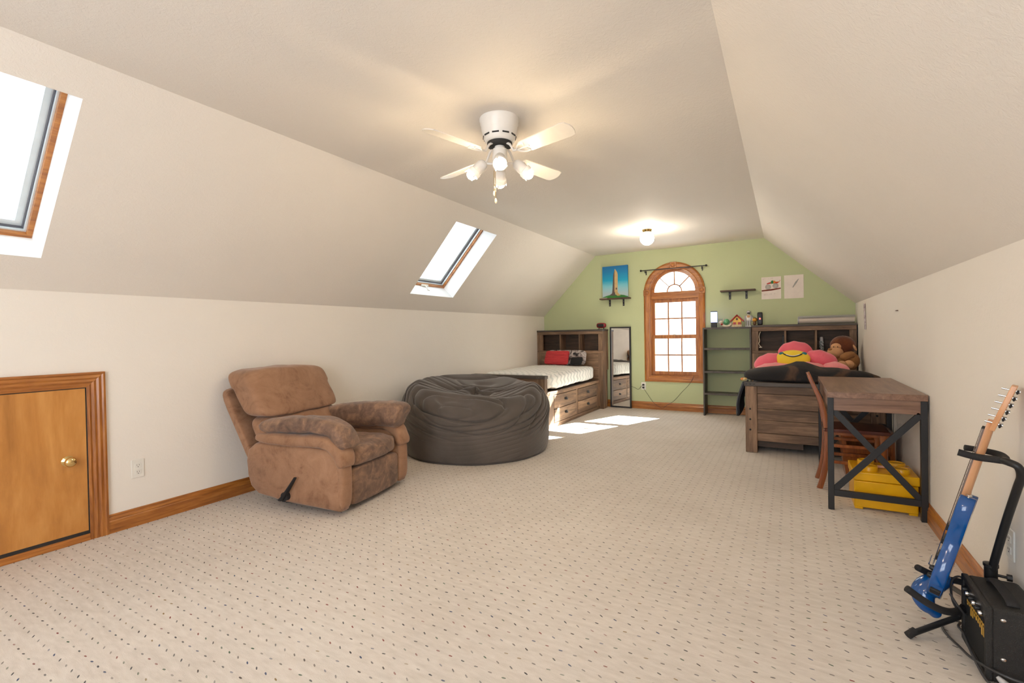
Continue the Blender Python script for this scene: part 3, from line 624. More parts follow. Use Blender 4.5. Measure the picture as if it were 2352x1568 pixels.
def seatf(p):
    z = p.z
    if z > 0.38: z += 0.018 * math.cos((p.y - 0.40) * 5.0) * max(0, 1 - abs(p.x + 0.25) * 2)
    return pud(Vector((p.x, p.y, z)), 0.007, 12)
w = MB().rbox((-0.62, 0.125, 0.285), (0.035, 0.680, 0.425), k=5, n=18, fn=seatf); obj('seat_cushion', w, M['suedeworn'], rc, ang=180)
w = MB().rbox((-0.10, 0.135, 0.032), (0.012, 0.680, 0.285), k=9, n=12, fn=lambda p: pud(p, 0.004, 8)); obj('footrest_panel', w, M['suedeworn'], rc, ang=180)
# back: leaning plane, s along the lean
def backf(p): return Vector((-0.62 - 0.52 * (p.z) + p.x, p.y, 0.40 + 0.93 * p.z))
def backp(lo, hi, k, n, puff): return MB().rbox(lo, hi, k=k, n=n, fn=lambda p: pud(backf(puff(p)), 0.008, 9))
def head_puff(p):
    q = p.copy(); q.x += 0.035 * math.cos((p.y - 0.39) * 4.2); q.z += 0.012 * math.cos((p.y - 0.39) * 4.5); 
    if p.z > 0.45: q.y += (p.y - 0.39) * 0.03
    return q
w = backp((-0.10, 0.020, 0.225), (0.13, 0.790, 0.590), 7, 22, head_puff); obj('back_cushion', w, M['suede'], rc, ang=180)
w = backp((-0.10, 0.022, -0.03), (0.125, 0.788, 0.250), 4, 18, lambda p: p + Vector((0.02 * math.cos((p.y - 0.39) * 4), 0, 0))); obj('lumbar_cushion', w, M['suede'], rc, ang=180)
w = MB().rbox((-0.07, 0.01, -0.30), (-0.0, 0.79, 0.43), k=9, n=12, fn=lambda p: pud(Vector((-0.775 - 0.52 * p.z * 0.98 + p.x, p.y, 0.43 + 0.90 * p.z)), 0.004, 7)); obj('back_shell', w, M['suede'], rc, ang=180)
w = MB().box((-0.62, 0.14, 0.0), (-0.10, 0.70, 0.06)); obj('base_frame', w, M['darkslot'], rc, bevel=0.005)
w = MB().cyl((-0.425, 0.0, 0.110), (-0.425, -0.026, 0.110), 0.030, n=20).tube(smoothpath([(-0.445, -0.026, 0.092), (-0.425, -0.03, 0.112), (-0.37, -0.032, 0.180), (-0.318, -0.034, 0.250)], 5), [0.027, 0.027, 0.026, 0.025, 0.024] + [0.022 - 0.001 * i for i in range(11)], n=14, flat=0.5)
obj('lever', w, M['foam'], rc, ang=60, label='black plastic lever')

# ------------------------------------------------------------------ bean bag
bc = Vector((-2.845, 4.06, 0))
def bagf(u, v):
    th = 2 * PI * u
    # v 0..0.55 side, 0.55..1 top
    R = 0.765; 
    wob = 0.018 * noise.noise(Vector((math.cos(th) * 1.5, math.sin(th) * 1.5, 7.3)))
    back = 0.5 + 0.5 * math.cos(th - math.radians(160))      # the far left side stands higher
    top = 0.585 + 0.160 * back ** 0.8 + 0.06 * math.exp(-((math.degrees(th) - 20) / 26) ** 2) + 0.06 * math.exp(-((math.degrees(th) - 380) / 26) ** 2)
    if v < 0.55:
        t = v / 0.55; z = (top - 0.075) * t
        r = R * (0.955 + 0.045 * math.sin(min(1, t * 1.6) * PI / 2)) if t < 0.65 else R * (1 - 0.085 * ((t - 0.65) / 0.35) ** 2)
        if t < 0.04: r = R * 0.93
        nrm = Vector((math.cos(th), math.sin(th), 0.15 * t))
    else:
        t = (v - 0.55) / 0.45; r = R * 0.915 * (1 - t ** 1.1) if t < 1 else 0
        hump = math.sin(min(t / 0.22, 1) * PI / 2) * 0.075
        z = (top - 0.075) + hump - (top - 0.585) * 0.50 * min(1, max(0, t - 0.15) / 0.5) - 0.030 * math.sin(min(1, max(0, t - 0.12) / 0.6) * PI / 2)
        nrm = Vector((math.cos(th) * 0.4, math.sin(th) * 0.4, 1))
    p = Vector(((r + wob) * math.cos(th), (r + wob) * math.sin(th), z))
    # folds: a few long sweeping creases on the upper side, gathered ridges on top, smooth lower side
    def crease(x, w=0.085):
        x = x - math.floor(x) - 0.5; return 0.10 * -math.cos(2 * PI * x) - math.exp(-(x / w) ** 2)
    qq = -0.508 * p.x + 0.861 * p.y; rr = 0.861 * p.x + 0.508 * p.y
    wv = noise.noise(Vector((rr * 0.8, qq * 1.0, p.z * 1.2 + 3)))
    w1 = noise.noise(Vector((rr * 1.1, qq * 1.6, p.z * 2.0 + 9)))
    side = crease(p.z * 7.5 - qq * 4.6 + wv * 2.4)
    fine = crease(p.z * 15 - qq * 10.5 + w1 * 3.8 + rr * 0.5, 0.13)
    rgt = max(0, math.cos(th - math.radians(-20))) ** 2
    fade = min(1, max(0, (p.z - 0.20) / 0.16)); topw = min(1, max(0, (p.z - 0.40) / 0.16))
    mod = 0.30 + 1.2 * max(0, noise.noise(Vector((rr * 1.6, qq * 2.2, p.z * 4))) + 0.35)
    d = fade * mod * (0.026 + 0.020 * topw) * side + ((0.6 + 1.1 * topw) * fade * mod + 0.6 * rgt * (0.25 + fade)) * 0.012 * fine
    d += 0.012 * noise.noise(Vector((p.x * 3, p.y * 3, p.z * 5)))
    sw = min(1, max(0, (p.z - 0.38) / 0.20)); sw = sw * sw * (3 - 2 * sw); nrm = Vector((math.cos(th), math.sin(th), 0)) * (1 - 0.85 * sw) + Vector((0, 0, 1)) * sw
    p += nrm.normalized() * d
    return p + bc + Vector((0, 0, 0.0))
NU, NV = 420, 210
w = MB().grid(NU, NV, bagf, cu=True)
bot = [bagf(i / NU, 0) for i in range(NU)]; w.add(bot + [bc], [((i + 1) % NU, i, NU) for i in range(NU)])
w.v = [Vector((max(v.x, XL(4) + 0.012), v.y, max(v.z, 0.0))) for v in w.v]
single('bean_bag', w, M['bag'], 'huge round charcoal velour bean bag with wrinkled top, between recliner and bed', 'bean bag', ang=180)

# ------------------------------------------------------------------ the two matching beds
def plank(nm, lo, hi, par, m='rusx', bv=0.003): return obj(nm, MB().box(lo, hi), M[m], par, bevel=bv)
def headboard(bed, x0, x1, y0, zt, ox0, ox1, divs):
    hb = obj('headboard', MB().box((x0 + 0.02, y0 + 0.20, 0.04), (x1 - 0.02, y0 + 0.255, zt - 0.05)), M['rusdark'], bed)
    yb = y0 + 0.255
    obj('cap', MB().box((x0 - 0.004, y0 - 0.006, zt - 0.028), (x1 + 0.004, yb + 0.005, zt)), M['capwood'], hb, bevel=0.003)
    oz0, oz1 = 0.908, 1.168
    plank('rail', (x0, y0, oz1), (x1, y0 + 0.03, zt - 0.028), hb)
    plank('rail', (x0, y0, oz0 - 0.035), (x1, y0 + 0.03, oz0), hb)
    plank('stile', (x0, y0, oz0), (ox0, y0 + 0.03, oz1), hb, 'rusz'); plank('stile', (ox1, y0, oz0), (x1, y0 + 0.03, oz1), hb, 'rusz')
    for x in divs: plank('divider', (x - 0.012, y0 + 0.004, oz0), (x + 0.012, y0 + 0.20, oz1), hb, 'rusz')
    plank('shelf', (ox0, y0 + 0.02, oz0 - 0.02), (ox1, y0 + 0.20, oz0 - 0.001), hb); plank('shelf', (ox0, y0 + 0.02, oz1 + 0.001), (ox1, y0 + 0.20, oz1 + 0.018), hb)
    for a, b in ((x0, x0 + 0.018), (x1 - 0.018, x1)):
        plank('side_board', (a, y0 + 0.03, 0.600), (b, yb, zt - 0.028), hb, 'rusz'); plank('post', (a - (0.0 if a > x0 else 0), y0, 0.0), (b + 0.0, y0 + 0.18, 0.600), hb, 'rusz')
    for a, b in ((x0, x0 + 0.075), (x1 - 0.075, x1)): plank('post', (a, y0 - 0.004, 0.0), (b, y0 + 0.03, oz0 - 0.035), hb, 'rusz')
    z = oz0 - 0.036; k = 0
    while z > 0.12:
        h = (0.115, 0.135, 0.125, 0.14, 0.12)[k % 5]; plank('plank', (x0 + 0.075, y0, max(0.06, z - h + 0.002)), (x1 - 0.075, y0 + 0.026, z), hb); z -= h; k += 1
    return hb
def footboard(bed, x0, x1, y0, zt):
    fb = obj('footboard', MB().box((x0 + 0.05, y0 + 0.03, 0.115), (x1 - 0.05, y0 + 0.055, zt - 0.04)), M['rusdark'], bed)
    obj('cap', MB().box((x0 - 0.006, y0 - 0.010, zt - 0.038), (x1 + 0.006, y0 + 0.085, zt)), M['capwood'], fb, bevel=0.004)
    for a, b in ((x0, x0 + 0.102), (x1 - 0.102, x1)):
        p = plank('post', (a, y0, 0.0), (b, y0 + 0.075, zt - 0.038), fb, 'rusz', 0.004)
        for z in (0.42, 0.32, 0.22): obj('bolt', MB().lathe([(0.009, 0), (0.009, 0.004), (0.005, 0.007), (0, 0.007)], (a + 0.042, y0, z), axis=(0, -1, 0), n=12), M['blackmetal'], fb)
        obj('cap_strap', MB().box((a - 0.008, y0 - 0.013, zt - 0.036), (b - 0.01, y0 - 0.009, zt + 0.002)), M['capwood'], fb)
        for x in (a + 0.012, a + 0.045, a + 0.078): obj('bolt', MB().ball((x, y0 - 0.013, zt - 0.018), 0.005, 10, 6), M['blackmetal'], fb)
    a, b = x0 + 0.102, x1 - 0.102
    plank('rail', (a, y0 + 0.008, 0.570), (b, y0 + 0.045, zt - 0.038), fb)
    for z0, z1 in ((0.425, 0.566), (0.316, 0.424), (0.192, 0.315)): plank('plank', (a, y0 + 0.016, z0 + 0.001), (b, y0 + 0.04, z1 - 0.001), fb)
    plank('rail', (a, y0 + 0.008, 0.116), (b, y0 + 0.045, 0.191), fb)
    return fb
def drawer_bank(bed, xf, xb, y0, y1, cols, face=1):
    """xf: outer face, xb: inner side; face +1 looks to +x"""
    s = 1 if xf > xb else -1
    lo = lambda a, b: (min(a, b), max(a, b))
    x_in = xf - s * 0.022; a, b = lo(x_in, xb)
    cs = obj('drawer_case', MB().box((a, y0, 0.045), (b, y1, 0.455)), M['rusdark'], bed)
    fx = lo(x_in, xf)
    plank('rail', (fx[0], y0, 0.408), (fx[1], y1, 0.452), cs, 'rusy'); plank('rail', (fx[0], y0, 0.0), (fx[1], y1, 0.050), cs, 'rusy')
    es = [y0] + [v for c in cols for v in c] + [y1]
    for i in range(0, len(es), 2): plank('stile', (fx[0], es[i], 0.050), (fx[1], es[i + 1], 0.408), cs, 'rusz')
    for c0, c1 in cols:
        for z0, z1 in ((0.057, 0.226), (0.232, 0.402)):
            g = lo(x_in + s * 0.002, xf + s * 0.004)
            d = plank('drawer', (g[0], c0 + 0.006, z0), (g[1], c1 - 0.006, z1), bed, 'rusy', 0.004)
            yc = (c0 + c1) / 2; zc = (z0 + z1) / 2 + 0.006
            # bin pull: a half cup on a back plate
            w = MB().box(tuple(lo(xf + s * 0.004, xf + s * 0.007)[:1]) + (yc - 0.042, zc - 0.002), tuple(lo(xf + s * 0.004, xf + s * 0.007)[1:]) + (yc + 0.042, zc + 0.022))
            rings = []
            for i in range(9):
                t = PI * i / 8; rr = 0.034
                rings.append([Vector((xf + s * (0.006 + 0.026 * math.sin(t_) * abs(math.sin(t)) ** 0.5), yc - rr * math.cos(t), zc - 0.010 + 0.026 * (math.cos(t_)) * (0.35 + 0.65 * math.sin(t)))) for t_ in [PI / 2 * j / 5 for j in range(6)]])
            w.ring_loft(rings, closed_v=False, cap=False)
            obj('cup_pull', w, M['blackmetal'], d, ang=60)
    return cs
# left bed
BL = thing('storage_bed', 'rustic brown twin bed with drawers and white zigzag quilt, along the left wall', 'bed', (-3.1, 6.1, 0), 'matching rustic twin beds')
headboard(BL, -3.652, -2.508, 7.025, 1.243, -3.549, -2.580, (-3.233, -2.898))
footboard(BL, -3.630, -2.560, 5.10, 0.668)
drawer_bank(BL, -2.567, -3.05, 5.19, 7.02, [(5.36, 6.085), (6.140, 6.885)])
obj('slat_base', MB().box((-3.62, 5.19, 0.20), (-3.05, 7.02, 0.455)), M['rusdark'], BL)
def quf(p):
    q = p.copy()
    if p.x > -2.66: q.z += 0.006 * math.sin(p.y * 34) ; q.x += 0.010 * math.sin(p.y * 21 + p.z * 9) * (0.70 - p.z) * 3
    q.z += 0.012 * nz(p, 3.0, 4); return q
w = MB().rbox((-3.625, 5.190, 0.468), (-2.556, 7.000, 0.690), k=5.5, n=34, fn=quf)
single('quilt', w, M['quilt'], 'white quilt with grey zigzag stripes spread over the bed with drawers', 'quilt', ang=180)
# right bed
BRt = thing('storage_bed', 'rustic brown twin bed behind the desk, footboard facing out, covered with plush cushions', 'bed', (0.16, 6.1, 0), 'matching rustic twin beds')
headboard(BRt, -0.440, 0.700, 7.052, 1.250, -0.360, 0.628, (-0.050, 0.284))
footboard(BRt, -0.378, 0.700, 5.07, 0.678)
drawer_bank(BRt, -0.372, 0.10, 5.16, 7.045, [(5.36, 6.085), (6.140, 6.885)])
obj('slat_base', MB().box((0.10, 5.16, 0.20), (0.69, 7.04, 0.455)), M['rusdark'], BRt)
w = MB().rbox((-0.350, 5.15, 0.458), (0.695, 7.04, 0.660), k=8, n=8); obj('mattress', w, M['navy'], BRt)

# pillows on the left bed
def pillow(lo, hi, k=3.2, n=14, tilt=0.0, piv=None, yaw=0.0, pinch=0.5):
    lo = Vector(lo); hi = Vector(hi); c = (lo + hi) / 2; h = (hi - lo) / 2
    def f(p):
        q = p - c; ax = q.x / h.x; az = q.z / h.z
        q.y *= (1 - 0.6 * abs(ax) ** 4) * (1 - 0.6 * abs(az) ** 4)
        q.x *= 1 + 0.05 * abs(az) ** 4; q.z *= 1 + 0.05 * abs(ax) ** 4
        q = Matrix.Rotation(yaw, 3, 'Z') @ (Matrix.Rotation(tilt, 3, 'X') @ q)
        return q + c + Vector((nz(q, 8, 2), nz(q, 8, 5), nz(q, 8, 9))) * 0.006
    return MB().rbox(lo, hi, k=k, n=n, fn=f)
w = pillow((-3.40, 6.80, 0.685), (-2.72, 6.92, 0.925), 5, tilt=-0.30); single('pillow', w, M['greypattern'], 'grey and black patterned pillow propped behind the red one', 'pillow', ang=180)
w = pillow((-3.345, 6.655, 0.700), (-2.945, 6.755, 0.922), 7, tilt=-0.42); single('cushion', w, M['redknit'], 'red ribbed knit cushion leaning at the head of the left bed', 'cushion', ang=180)
w = pillow((-2.92, 6.70, 0.692), (-2.735, 6.755, 0.83), 5, tilt=-0.6, yaw=0.1); single('folded_cloth', w, M['feltb'], 'small black folded cloth beside the red cushion on the quilt', 'cloth', ang=180)

# alarm clock on the left headboard
al = thing('alarm_clock', 'small dark red rounded clock radio on top of the left headboard', 'clock', (-2.57, 7.14, 1.243))
w = MB().rbox((-2.645, 7.11, 1.262), (-2.490, 7.18, 1.345), k=3.2, n=10); obj('body', w, M['redp'], al, ang=180)
w = MB().rbox((-2.618, 7.104, 1.280), (-2.517, 7.118, 1.328), k=6, n=6); obj('display', w, M['darkslot'], al, ang=180)
obj('foot', MB().cyl((-2.61, 7.14, 1.243), (-2.60, 7.14, 1.275), 0.006).cyl((-2.525, 7.14, 1.243), (-2.535, 7.14, 1.275), 0.006).box((-2.625, 7.12, 1.243), (-2.51, 7.17, 1.248)), M['blackmetal'], al)

# leaning mirror
mr = thing('floor_mirror', 'tall narrow mirror in a thin dark frame leaning against the green wall', 'mirror', (-2.30, 7.27, 0))
def mp(x, z, d): return Vector((x, 7.262 + 0.028 * z / 1.28 - d, z))
mo = [(-2.474, 0.004), (-2.138, 0.0), (-2.142, 1.275), (-2.478, 1.277)]; mi_ = [(-2.452, 0.026), (-2.160, 0.022), (-2.164, 1.253), (-2.456, 1.255)]
w = MB(); w.holed(mo, [mi_], lambda p: mp(p[0], p[1], 0.012), lambda p: mp(p[0], p[1], -0.012)); obj('frame', w, M['deskmetal'], mr, smooth=False)
w = MB().prism(mi_, lambda p: mp(p[0], p[1], 0.002), lambda p: mp(p[0], p[1], -0.008)); obj('mirror_glass', w, M['mirror'], mr, smooth=False)

# ------------------------------------------------------------------ open shelving beside the right headboard
un = thing('bookcase', 'empty charcoal shelving unit with an open back beside the window', 'bookcase', (-0.75, 7.17, 0))
for x in (-1.052, -0.464): obj('side_panel', MB().box((x, 7.035, 0.0), (x + 0.020, 7.295, 1.230)), M['unit'], un, bevel=0.002)
for z in (1.212, 0.925, 0.605, 0.300):
    s_ = obj('shelf', MB().box((-1.034, 7.040, z), (-0.462, 7.290, z + 0.016)), M['unit'], un, bevel=0.001)
    obj('front_lip', MB().box((-1.034, 7.036, z - 0.006), (-0.462, 7.050, z + 0.020)), M['unit'], s_, bevel=0.001)
ZT = 1.230
# glowing lamp
lp = thing('novelty_lamp', 'glowing blue-white column lamp with a black base on the shelving unit', 'lamp', (-0.915, 7.14, ZT))
obj('base', MB().box((-0.950, 7.10, ZT), (-0.878, 7.17, ZT + 0.072)), M['blackmetal'], lp, bevel=0.003)
obj('lamp_tube', MB().box((-0.952, 7.098, ZT + 0.072), (-0.876, 7.172, ZT + 0.218)), M['glowlamp'], lp, bevel=0.003)
obj('cap', MB().box((-0.954, 7.096, ZT + 0.218), (-0.874, 7.174, ZT + 0.228)), M['blackmetal'], lp, bevel=0.002)
# snail
sn = thing('snail_figurine', 'small snail figurine with a green shell and cream body on the shelving unit', 'figurine', (-0.76, 7.13, ZT))
obj('snail_body', MB().tube(smoothpath([(-0.835, 7.13, ZT + 0.075), (-0.815, 7.13, ZT + 0.035), (-0.77, 7.13, ZT + 0.018), (-0.72, 7.13, ZT + 0.022), (-0.685, 7.13, ZT + 0.060)], 5), [0.024, 0.022] + [0.019] * 17 + [0.010, 0.006], n=12).ball((-0.822, 7.13, ZT + 0.072), (0.026, 0.022, 0.022)), M['cream'], sn, ang=180)
obj('shell', MB().ball((-0.752, 7.13, ZT + 0.072), (0.040, 0.030, 0.045)).ball((-0.752, 7.11, ZT + 0.065), (0.022, 0.018, 0.024)), M['greenp'], sn, ang=180)
obj('collar', MB().ball((-0.812, 7.122, ZT + 0.042), (0.016, 0.024, 0.014)), M['redpaint'], sn, ang=180)
obj('feeler', MB().tube([(-0.80, 7.13, ZT + 0.08), (-0.788, 7.13, ZT + 0.125)], 0.004, 8), M['cream'], sn)
# bird house
bh = thing('birdhouse_figurine', 'yellow birdhouse figurine with a dark red roof and picket fence on the shelving unit', 'figurine', (-0.61, 7.14, ZT))
hp = [(-0.660, ZT), (-0.555, ZT), (-0.555, ZT + 0.092), (-0.608, ZT + 0.150), (-0.660, ZT + 0.092)]
obj('house', MB().prism(hp, lambda p: Vector((p[0], 7.10, p[1])), lambda p: Vector((p[0], 7.17, p[1]))), M['yellowpaint'], bh, bevel=0.002)
w = MB()
for s_ in (-1, 1):
    w.prism([(-0.608, ZT + 0.155), (-0.608, ZT + 0.172), (-0.608 + s_ * 0.085, ZT + 0.084), (-0.608 + s_ * 0.080, ZT + 0.070)], lambda p: Vector((p[0], 7.085, p[1])), lambda p: Vector((p[0], 7.18, p[1])))
obj('roof', w, M['redpaint'], bh)
obj('entrance_hole', MB().cyl((-0.608, 7.098, ZT + 0.108), (-0.608, 7.094, ZT + 0.108), 0.013), M['darkslot'], bh)
for x in (-0.655, -0.595): obj('window_box', MB().box((x, 7.093, ZT + 0.035), (x + 0.035, 7.10, ZT + 0.066)), M['redpaint'], bh)
for i in range(7): obj('picket', MB().box((-0.668 + i * 0.018, 7.075, ZT), (-0.656 + i * 0.018, 7.081, ZT + 0.034)), M['cream'], bh, bevel=0.002)
# robot / astronaut
rb = thing('toy_figure', 'white and silver toy space figure standing on the shelving unit beside the birdhouse', 'toy figure', (-0.485, 7.14, ZT))
obj('stand', MB().box((-0.525, 7.11, ZT), (-0.445, 7.17, ZT + 0.014)), M['whiteprint'], rb, bevel=0.002)
for x in (-0.500, -0.470): obj('leg', MB().cyl((x, 7.14, ZT + 0.014), (x, 7.14, ZT + 0.085), 0.012, 0.015), M['silver'], rb)
obj('torso', MB().rbox((-0.517, 7.115, ZT + 0.080), (-0.453, 7.165, ZT + 0.160), k=3, n=6), M['whiteprint'], rb, ang=180)
obj('chest_plate', MB().rbox((-0.503, 7.108, ZT + 0.125), (-0.467, 7.12, ZT + 0.155), k=4, n=4), M['tan'], rb, ang=180)
for s_ in (-1, 1): obj('arm', MB().tube(smoothpath([(-0.485 + s_ * 0.034, 7.14, ZT + 0.15), (-0.485 + s_ * 0.045, 7.14, ZT + 0.115), (-0.485 + s_ * 0.042, 7.13, ZT + 0.075)], 4), 0.010, 10), M['silver'], rb)
obj('helmet', MB().ball((-0.485, 7.14, ZT + 0.192), (0.026, 0.026, 0.030)), M['silver'], rb, ang=180)
obj('visor', MB().ball((-0.485, 7.128, ZT + 0.186), (0.020, 0.018, 0.013)), M['darkslot'], rb, ang=180)
obj('staff', MB().cyl((-0.520, 7.10, ZT + 0.015), (-0.520, 7.13, ZT + 0.12), 0.003), M['silver'], rb)
ZH = 1.250
ty = thing('toy_lion', 'tiny orange and brown animal toy on the right headboard next to the black speaker', 'toy', (-0.41, 7.14, ZH))
obj('head', MB().ball((-0.410, 7.13, ZH + 0.072), (0.028, 0.022, 0.024)), M['orangetoy'], ty, ang=180)
obj('body', MB().ball((-0.410, 7.135, ZH + 0.028), (0.022, 0.018, 0.030)), M['brownp'], ty, ang=180)
obj('mane', MB().ball((-0.410, 7.143, ZH + 0.074), (0.034, 0.016, 0.030)), M['brownp'], ty, ang=180)
spk = thing('speaker', 'slim black speaker with a red light on the right headboard', 'speaker', (-0.342, 7.14, ZH))
obj('housing', MB().rbox((-0.375, 7.11, ZH), (-0.310, 7.18, ZH + 0.172), k=7, n=8), M['blackmetal'], spk, ang=180)
obj('light', MB().ball((-0.342, 7.108, ZH + 0.085), (0.010, 0.005, 0.011)), M['leddot'], spk, ang=180)
rl = thing('rolled_screen', 'long cream rolled sheet lying along the top of the right headboard', 'roll', (0.4, 7.16, ZH))
obj('roll', MB().cyl((0.105, 7.16, ZH + 0.045), (0.690, 7.16, ZH + 0.045), 0.044, n=28), M['rollw'], rl, ang=60)
obj('end_cap', MB().cyl((0.090, 7.16, ZH + 0.045), (0.107, 7.16, ZH + 0.045), 0.047, n=28), M['silver'], rl)
obj('loose_edge', MB().box((0.10, 7.105, ZH + 0.085), (0.695, 7.165, ZH + 0.092), rot=Matrix.Rotation(0.35, 3, 'X')), M['silver'], rl)
# things in the cubbies of the right headboard
bt = thing('spray_can', 'slim patterned spray can in the right cubby of the headboard', 'can', (0.345, 7.125, 0.9095))
obj('can', MB().lathe([(0.022, 0), (0.024, 0.004), (0.024, 0.115), (0.018, 0.125)], (0.345, 7.125, 0.9095)), patterned('can print', (0.03, 0.03, 0.04), (0.35, 0.45, 0.42), (0.55, 0.50, 0.60), 60), bt, ang=50)
obj('cap', MB().lathe([(0.019, 0.122), (0.019, 0.165), (0.014, 0.172), (0, 0.172)], (0.345, 7.125, 0.9095)), M['silver'], bt, ang=50)
bk = thing('book', 'thin dark book standing against the divider of the left cubby', 'book', (-0.075, 7.14, 0.908))
obj('cover', MB().box((-0.084, 7.085, 0.908), (-0.066, 7.22, 1.110)), M['navy'], bk, bevel=0.002); obj('spine', MB().box((-0.083, 7.083, 0.93), (-0.067, 7.086, 1.09)), M['deskmetal'], bk)
w = MB().tube(smoothpath([(-0.335, 7.06, 1.160), (-0.352, 7.055, 1.10), (-0.345, 7.06, 1.04), (-0.355, 7.05, 1.00), (-0.330, 7.05, 0.958)], 6), 0.004, 8)
w.box((-0.352, 7.045, 0.950), (-0.318, 7.06, 0.960))
single('charging_cord', w, M['cream'], 'thin pale charging cord hanging in the left cubby of the headboard', 'cord')

# ------------------------------------------------------------------ plush things on the right bed
w = MB().rbox((-0.405, 5.085, 0.662), (0.700, 5.58, 0.792), k=3.0, n=26, fn=lambda p: p + Vector((0, 0, max(0, p.z - 0.70) * 0.35 * math.cos((p.x - 0.03) * 2.7) + 0.05 * max(0, 1 - abs(p.x - 0.07) / 0.14) ** 0.8 * max(0, p.z - 0.72) / 0.07 * max(0, 1 - abs(p.y - 5.40) / 0.25) + (0.022 * nz(p, 5, 1) if p.z > 0.70 else 0))))
w.v = [Vector((v.x, v.y, max(v.z, 0.680))) for v in w.v]
single('fleece_throw', w, M['fleece'], 'black fleece throw with worn brown patches heaped over the footboard', 'throw', ang=180)
# jacket hanging at the side
jk = MB().grid(14, 18, lambda u, v: (-0.400 - 0.060 * math.sin(v * PI * 0.62) - 0.02 * math.sin(u * 6), 5.19 + u * 0.42, 0.655 - v * (0.30 + 0.05 * math.sin(u * 5)))) 
jk2 = MB(); jk2.v = jk.v + [Vector((min(v.x + 0.020, -0.384), v.y, v.z)) for v in jk.v]; n_ = len(jk.v); jk2.f = jk.f + [tuple(i + n_ for i in reversed(f)) for f in jk.f]; jk2.m = [0] * len(jk2.f)
brd = [j for j in range(18)] + [i * 18 + 17 for i in range(1, 14)] + [13 * 18 + j for j in range(16, -1, -1)] + [i * 18 for i in range(12, 0, -1)]
jk2.add([], []); jk2.f += [(brd[k], brd[(k + 1) % len(brd)], brd[(k + 1) % len(brd)] + n_, brd[k] + n_) for k in range(len(brd))]; jk2.m += [0] * len(brd)
single('jacket', jk2, M['navy'], 'dark navy jacket hanging down the side of the right bed behind the post', 'jacket', ang=60)
pc = pillow((-0.425, 5.10, 0.684), (-0.360, 5.17, 0.716), 2.4, n=6); single('printed_cloth', pc, patterned('red and yellow print', (0.55, 0.05, 0.04), (0.75, 0.55, 0.12), (0.75, 0.68, 0.5), 40), 'scrap of red and yellow printed cloth on the footboard corner', 'cloth', ang=180)
# flower cushion
fw = thing('flower_cushion', 'pink plush flower cushion with a yellow smiling face in the middle', 'cushion', (0.03, 6.0, 0.70))
FC = Vector((0.025, 5.86, 0.865))
def petal(c, r, rx, ry, rz, m='pink'):
    q = Matrix.Rotation(ry, 3, 'Y') @ Matrix.Rotation(rx, 3, 'X')
    def f(p):
        d = p - Vector(c); d = q @ d
        return Vector(c) + d + Vector((0, 0, 0.004 * math.sin(d.x * 60 + d.z * 20)))
    obj('petal', MB().ball(c, r, 26, 16, fn=f), M[m], fw, ang=180)
petal((0.050, 6.02, 0.930), (0.165, 0.10, 0.120), -0.2, 0, 0)
petal((-0.205, 5.93, 0.822), (0.150, 0.13, 0.095), 0, -0.35, 0)
petal((0.285, 5.95, 0.855), (0.150, 0.13, 0.095), 0, 0.35, 0)
petal((0.400, 5.80, 0.756), (0.120, 0.14, 0.085), 0, 0.15, 0, 'pinklight')
petal((-0.130, 5.78, 0.746), (0.200, 0.15, 0.080), 0, 0.0, 0, 'pinklight')
petal((0.16, 5.78, 0.752), (0.170, 0.15, 0.085), 0, 0.0, 0, 'pinklight')
tilt = Matrix.Rotation(math.radians(-35), 3, 'X')
obj('face', MB().ball(FC, (0.163, 0.062, 0.105), 30, 18, fn=lambda p: FC + tilt @ (p - FC)), M['yplush'], fw, ang=180)
def onface(u, v, d=0.0):
    y = -0.062 * math.sqrt(max(0, 1 - (u / 0.163) ** 2 - (v / 0.105) ** 2)) - d
    return FC + tilt @ Vector((u, y, v))
sm = [onface(u, 0.030 - 0.042 * (1 - (u / 0.085) ** 2), 0.003) for u in [(-0.085 + 0.17 * i / 14) for i in range(15)]]
obj('mouth', MB().tube(sm, 0.006, 8), M['blackprint'], fw)
obj('teeth', MB().tube([p + Vector((0, 0, 0.007)) + tilt @ Vector((0, 0.0, 0)) for p in sm[2:-2]], 0.005, 8), M['whiteprint'], fw)
for s_ in (-1, 1): obj('tear', MB().ball(onface(s_ * 0.105, 0.040, 0.001), (0.024, 0.008, 0.017), 14, 8, fn=lambda p: p), M['teal'], fw)
# monkey
mk = thing('plush_monkey', 'plush monkey with russet head and tan face slumped against the headboard', 'soft toy', (0.52, 6.6, 0.70))
obj('head', MB().ball((0.528, 6.66, 0.985), (0.125, 0.115, 0.115)), M['monkey'], mk, ang=180)
obj('muzzle', MB().ball((0.448, 6.56, 0.905), (0.080, 0.070, 0.068)), M['tan'], mk, ang=180)
obj('face', MB().ball((0.462, 6.575, 0.975), (0.055, 0.045, 0.040)), M['tan'], mk, ang=180)
obj('nose', MB().ball((0.398, 6.52, 0.945), (0.022, 0.018, 0.013)), M['tanbrown'], mk, ang=180)
for x in (0.432, 0.470): obj('eye', MB().ball((x, 6.532, 0.972), 0.006, 10, 6), M['blackprint'], mk)
obj('ear', MB().ball((0.632, 6.60, 0.965), (0.016, 0.03, 0.038), fn=lambda p: p + Vector(((0.965 - p.z) * 0.5, 0, 0))), M['tan'], mk, ang=180)
obj('torso', MB().ball((0.570, 6.60, 0.810), (0.115, 0.12, 0.110)), M['tanbrown'], mk, ang=180)
obj('arm', MB().tube(smoothpath([(0.60, 6.52, 0.885), (0.55, 6.46, 0.875), (0.52, 6.42, 0.86), (0.50, 6.40, 0.84)], 5), [0.040] * 12 + [0.035, 0.03, 0.025, 0.02], 14), M['tanbrown'], mk, ang=180)
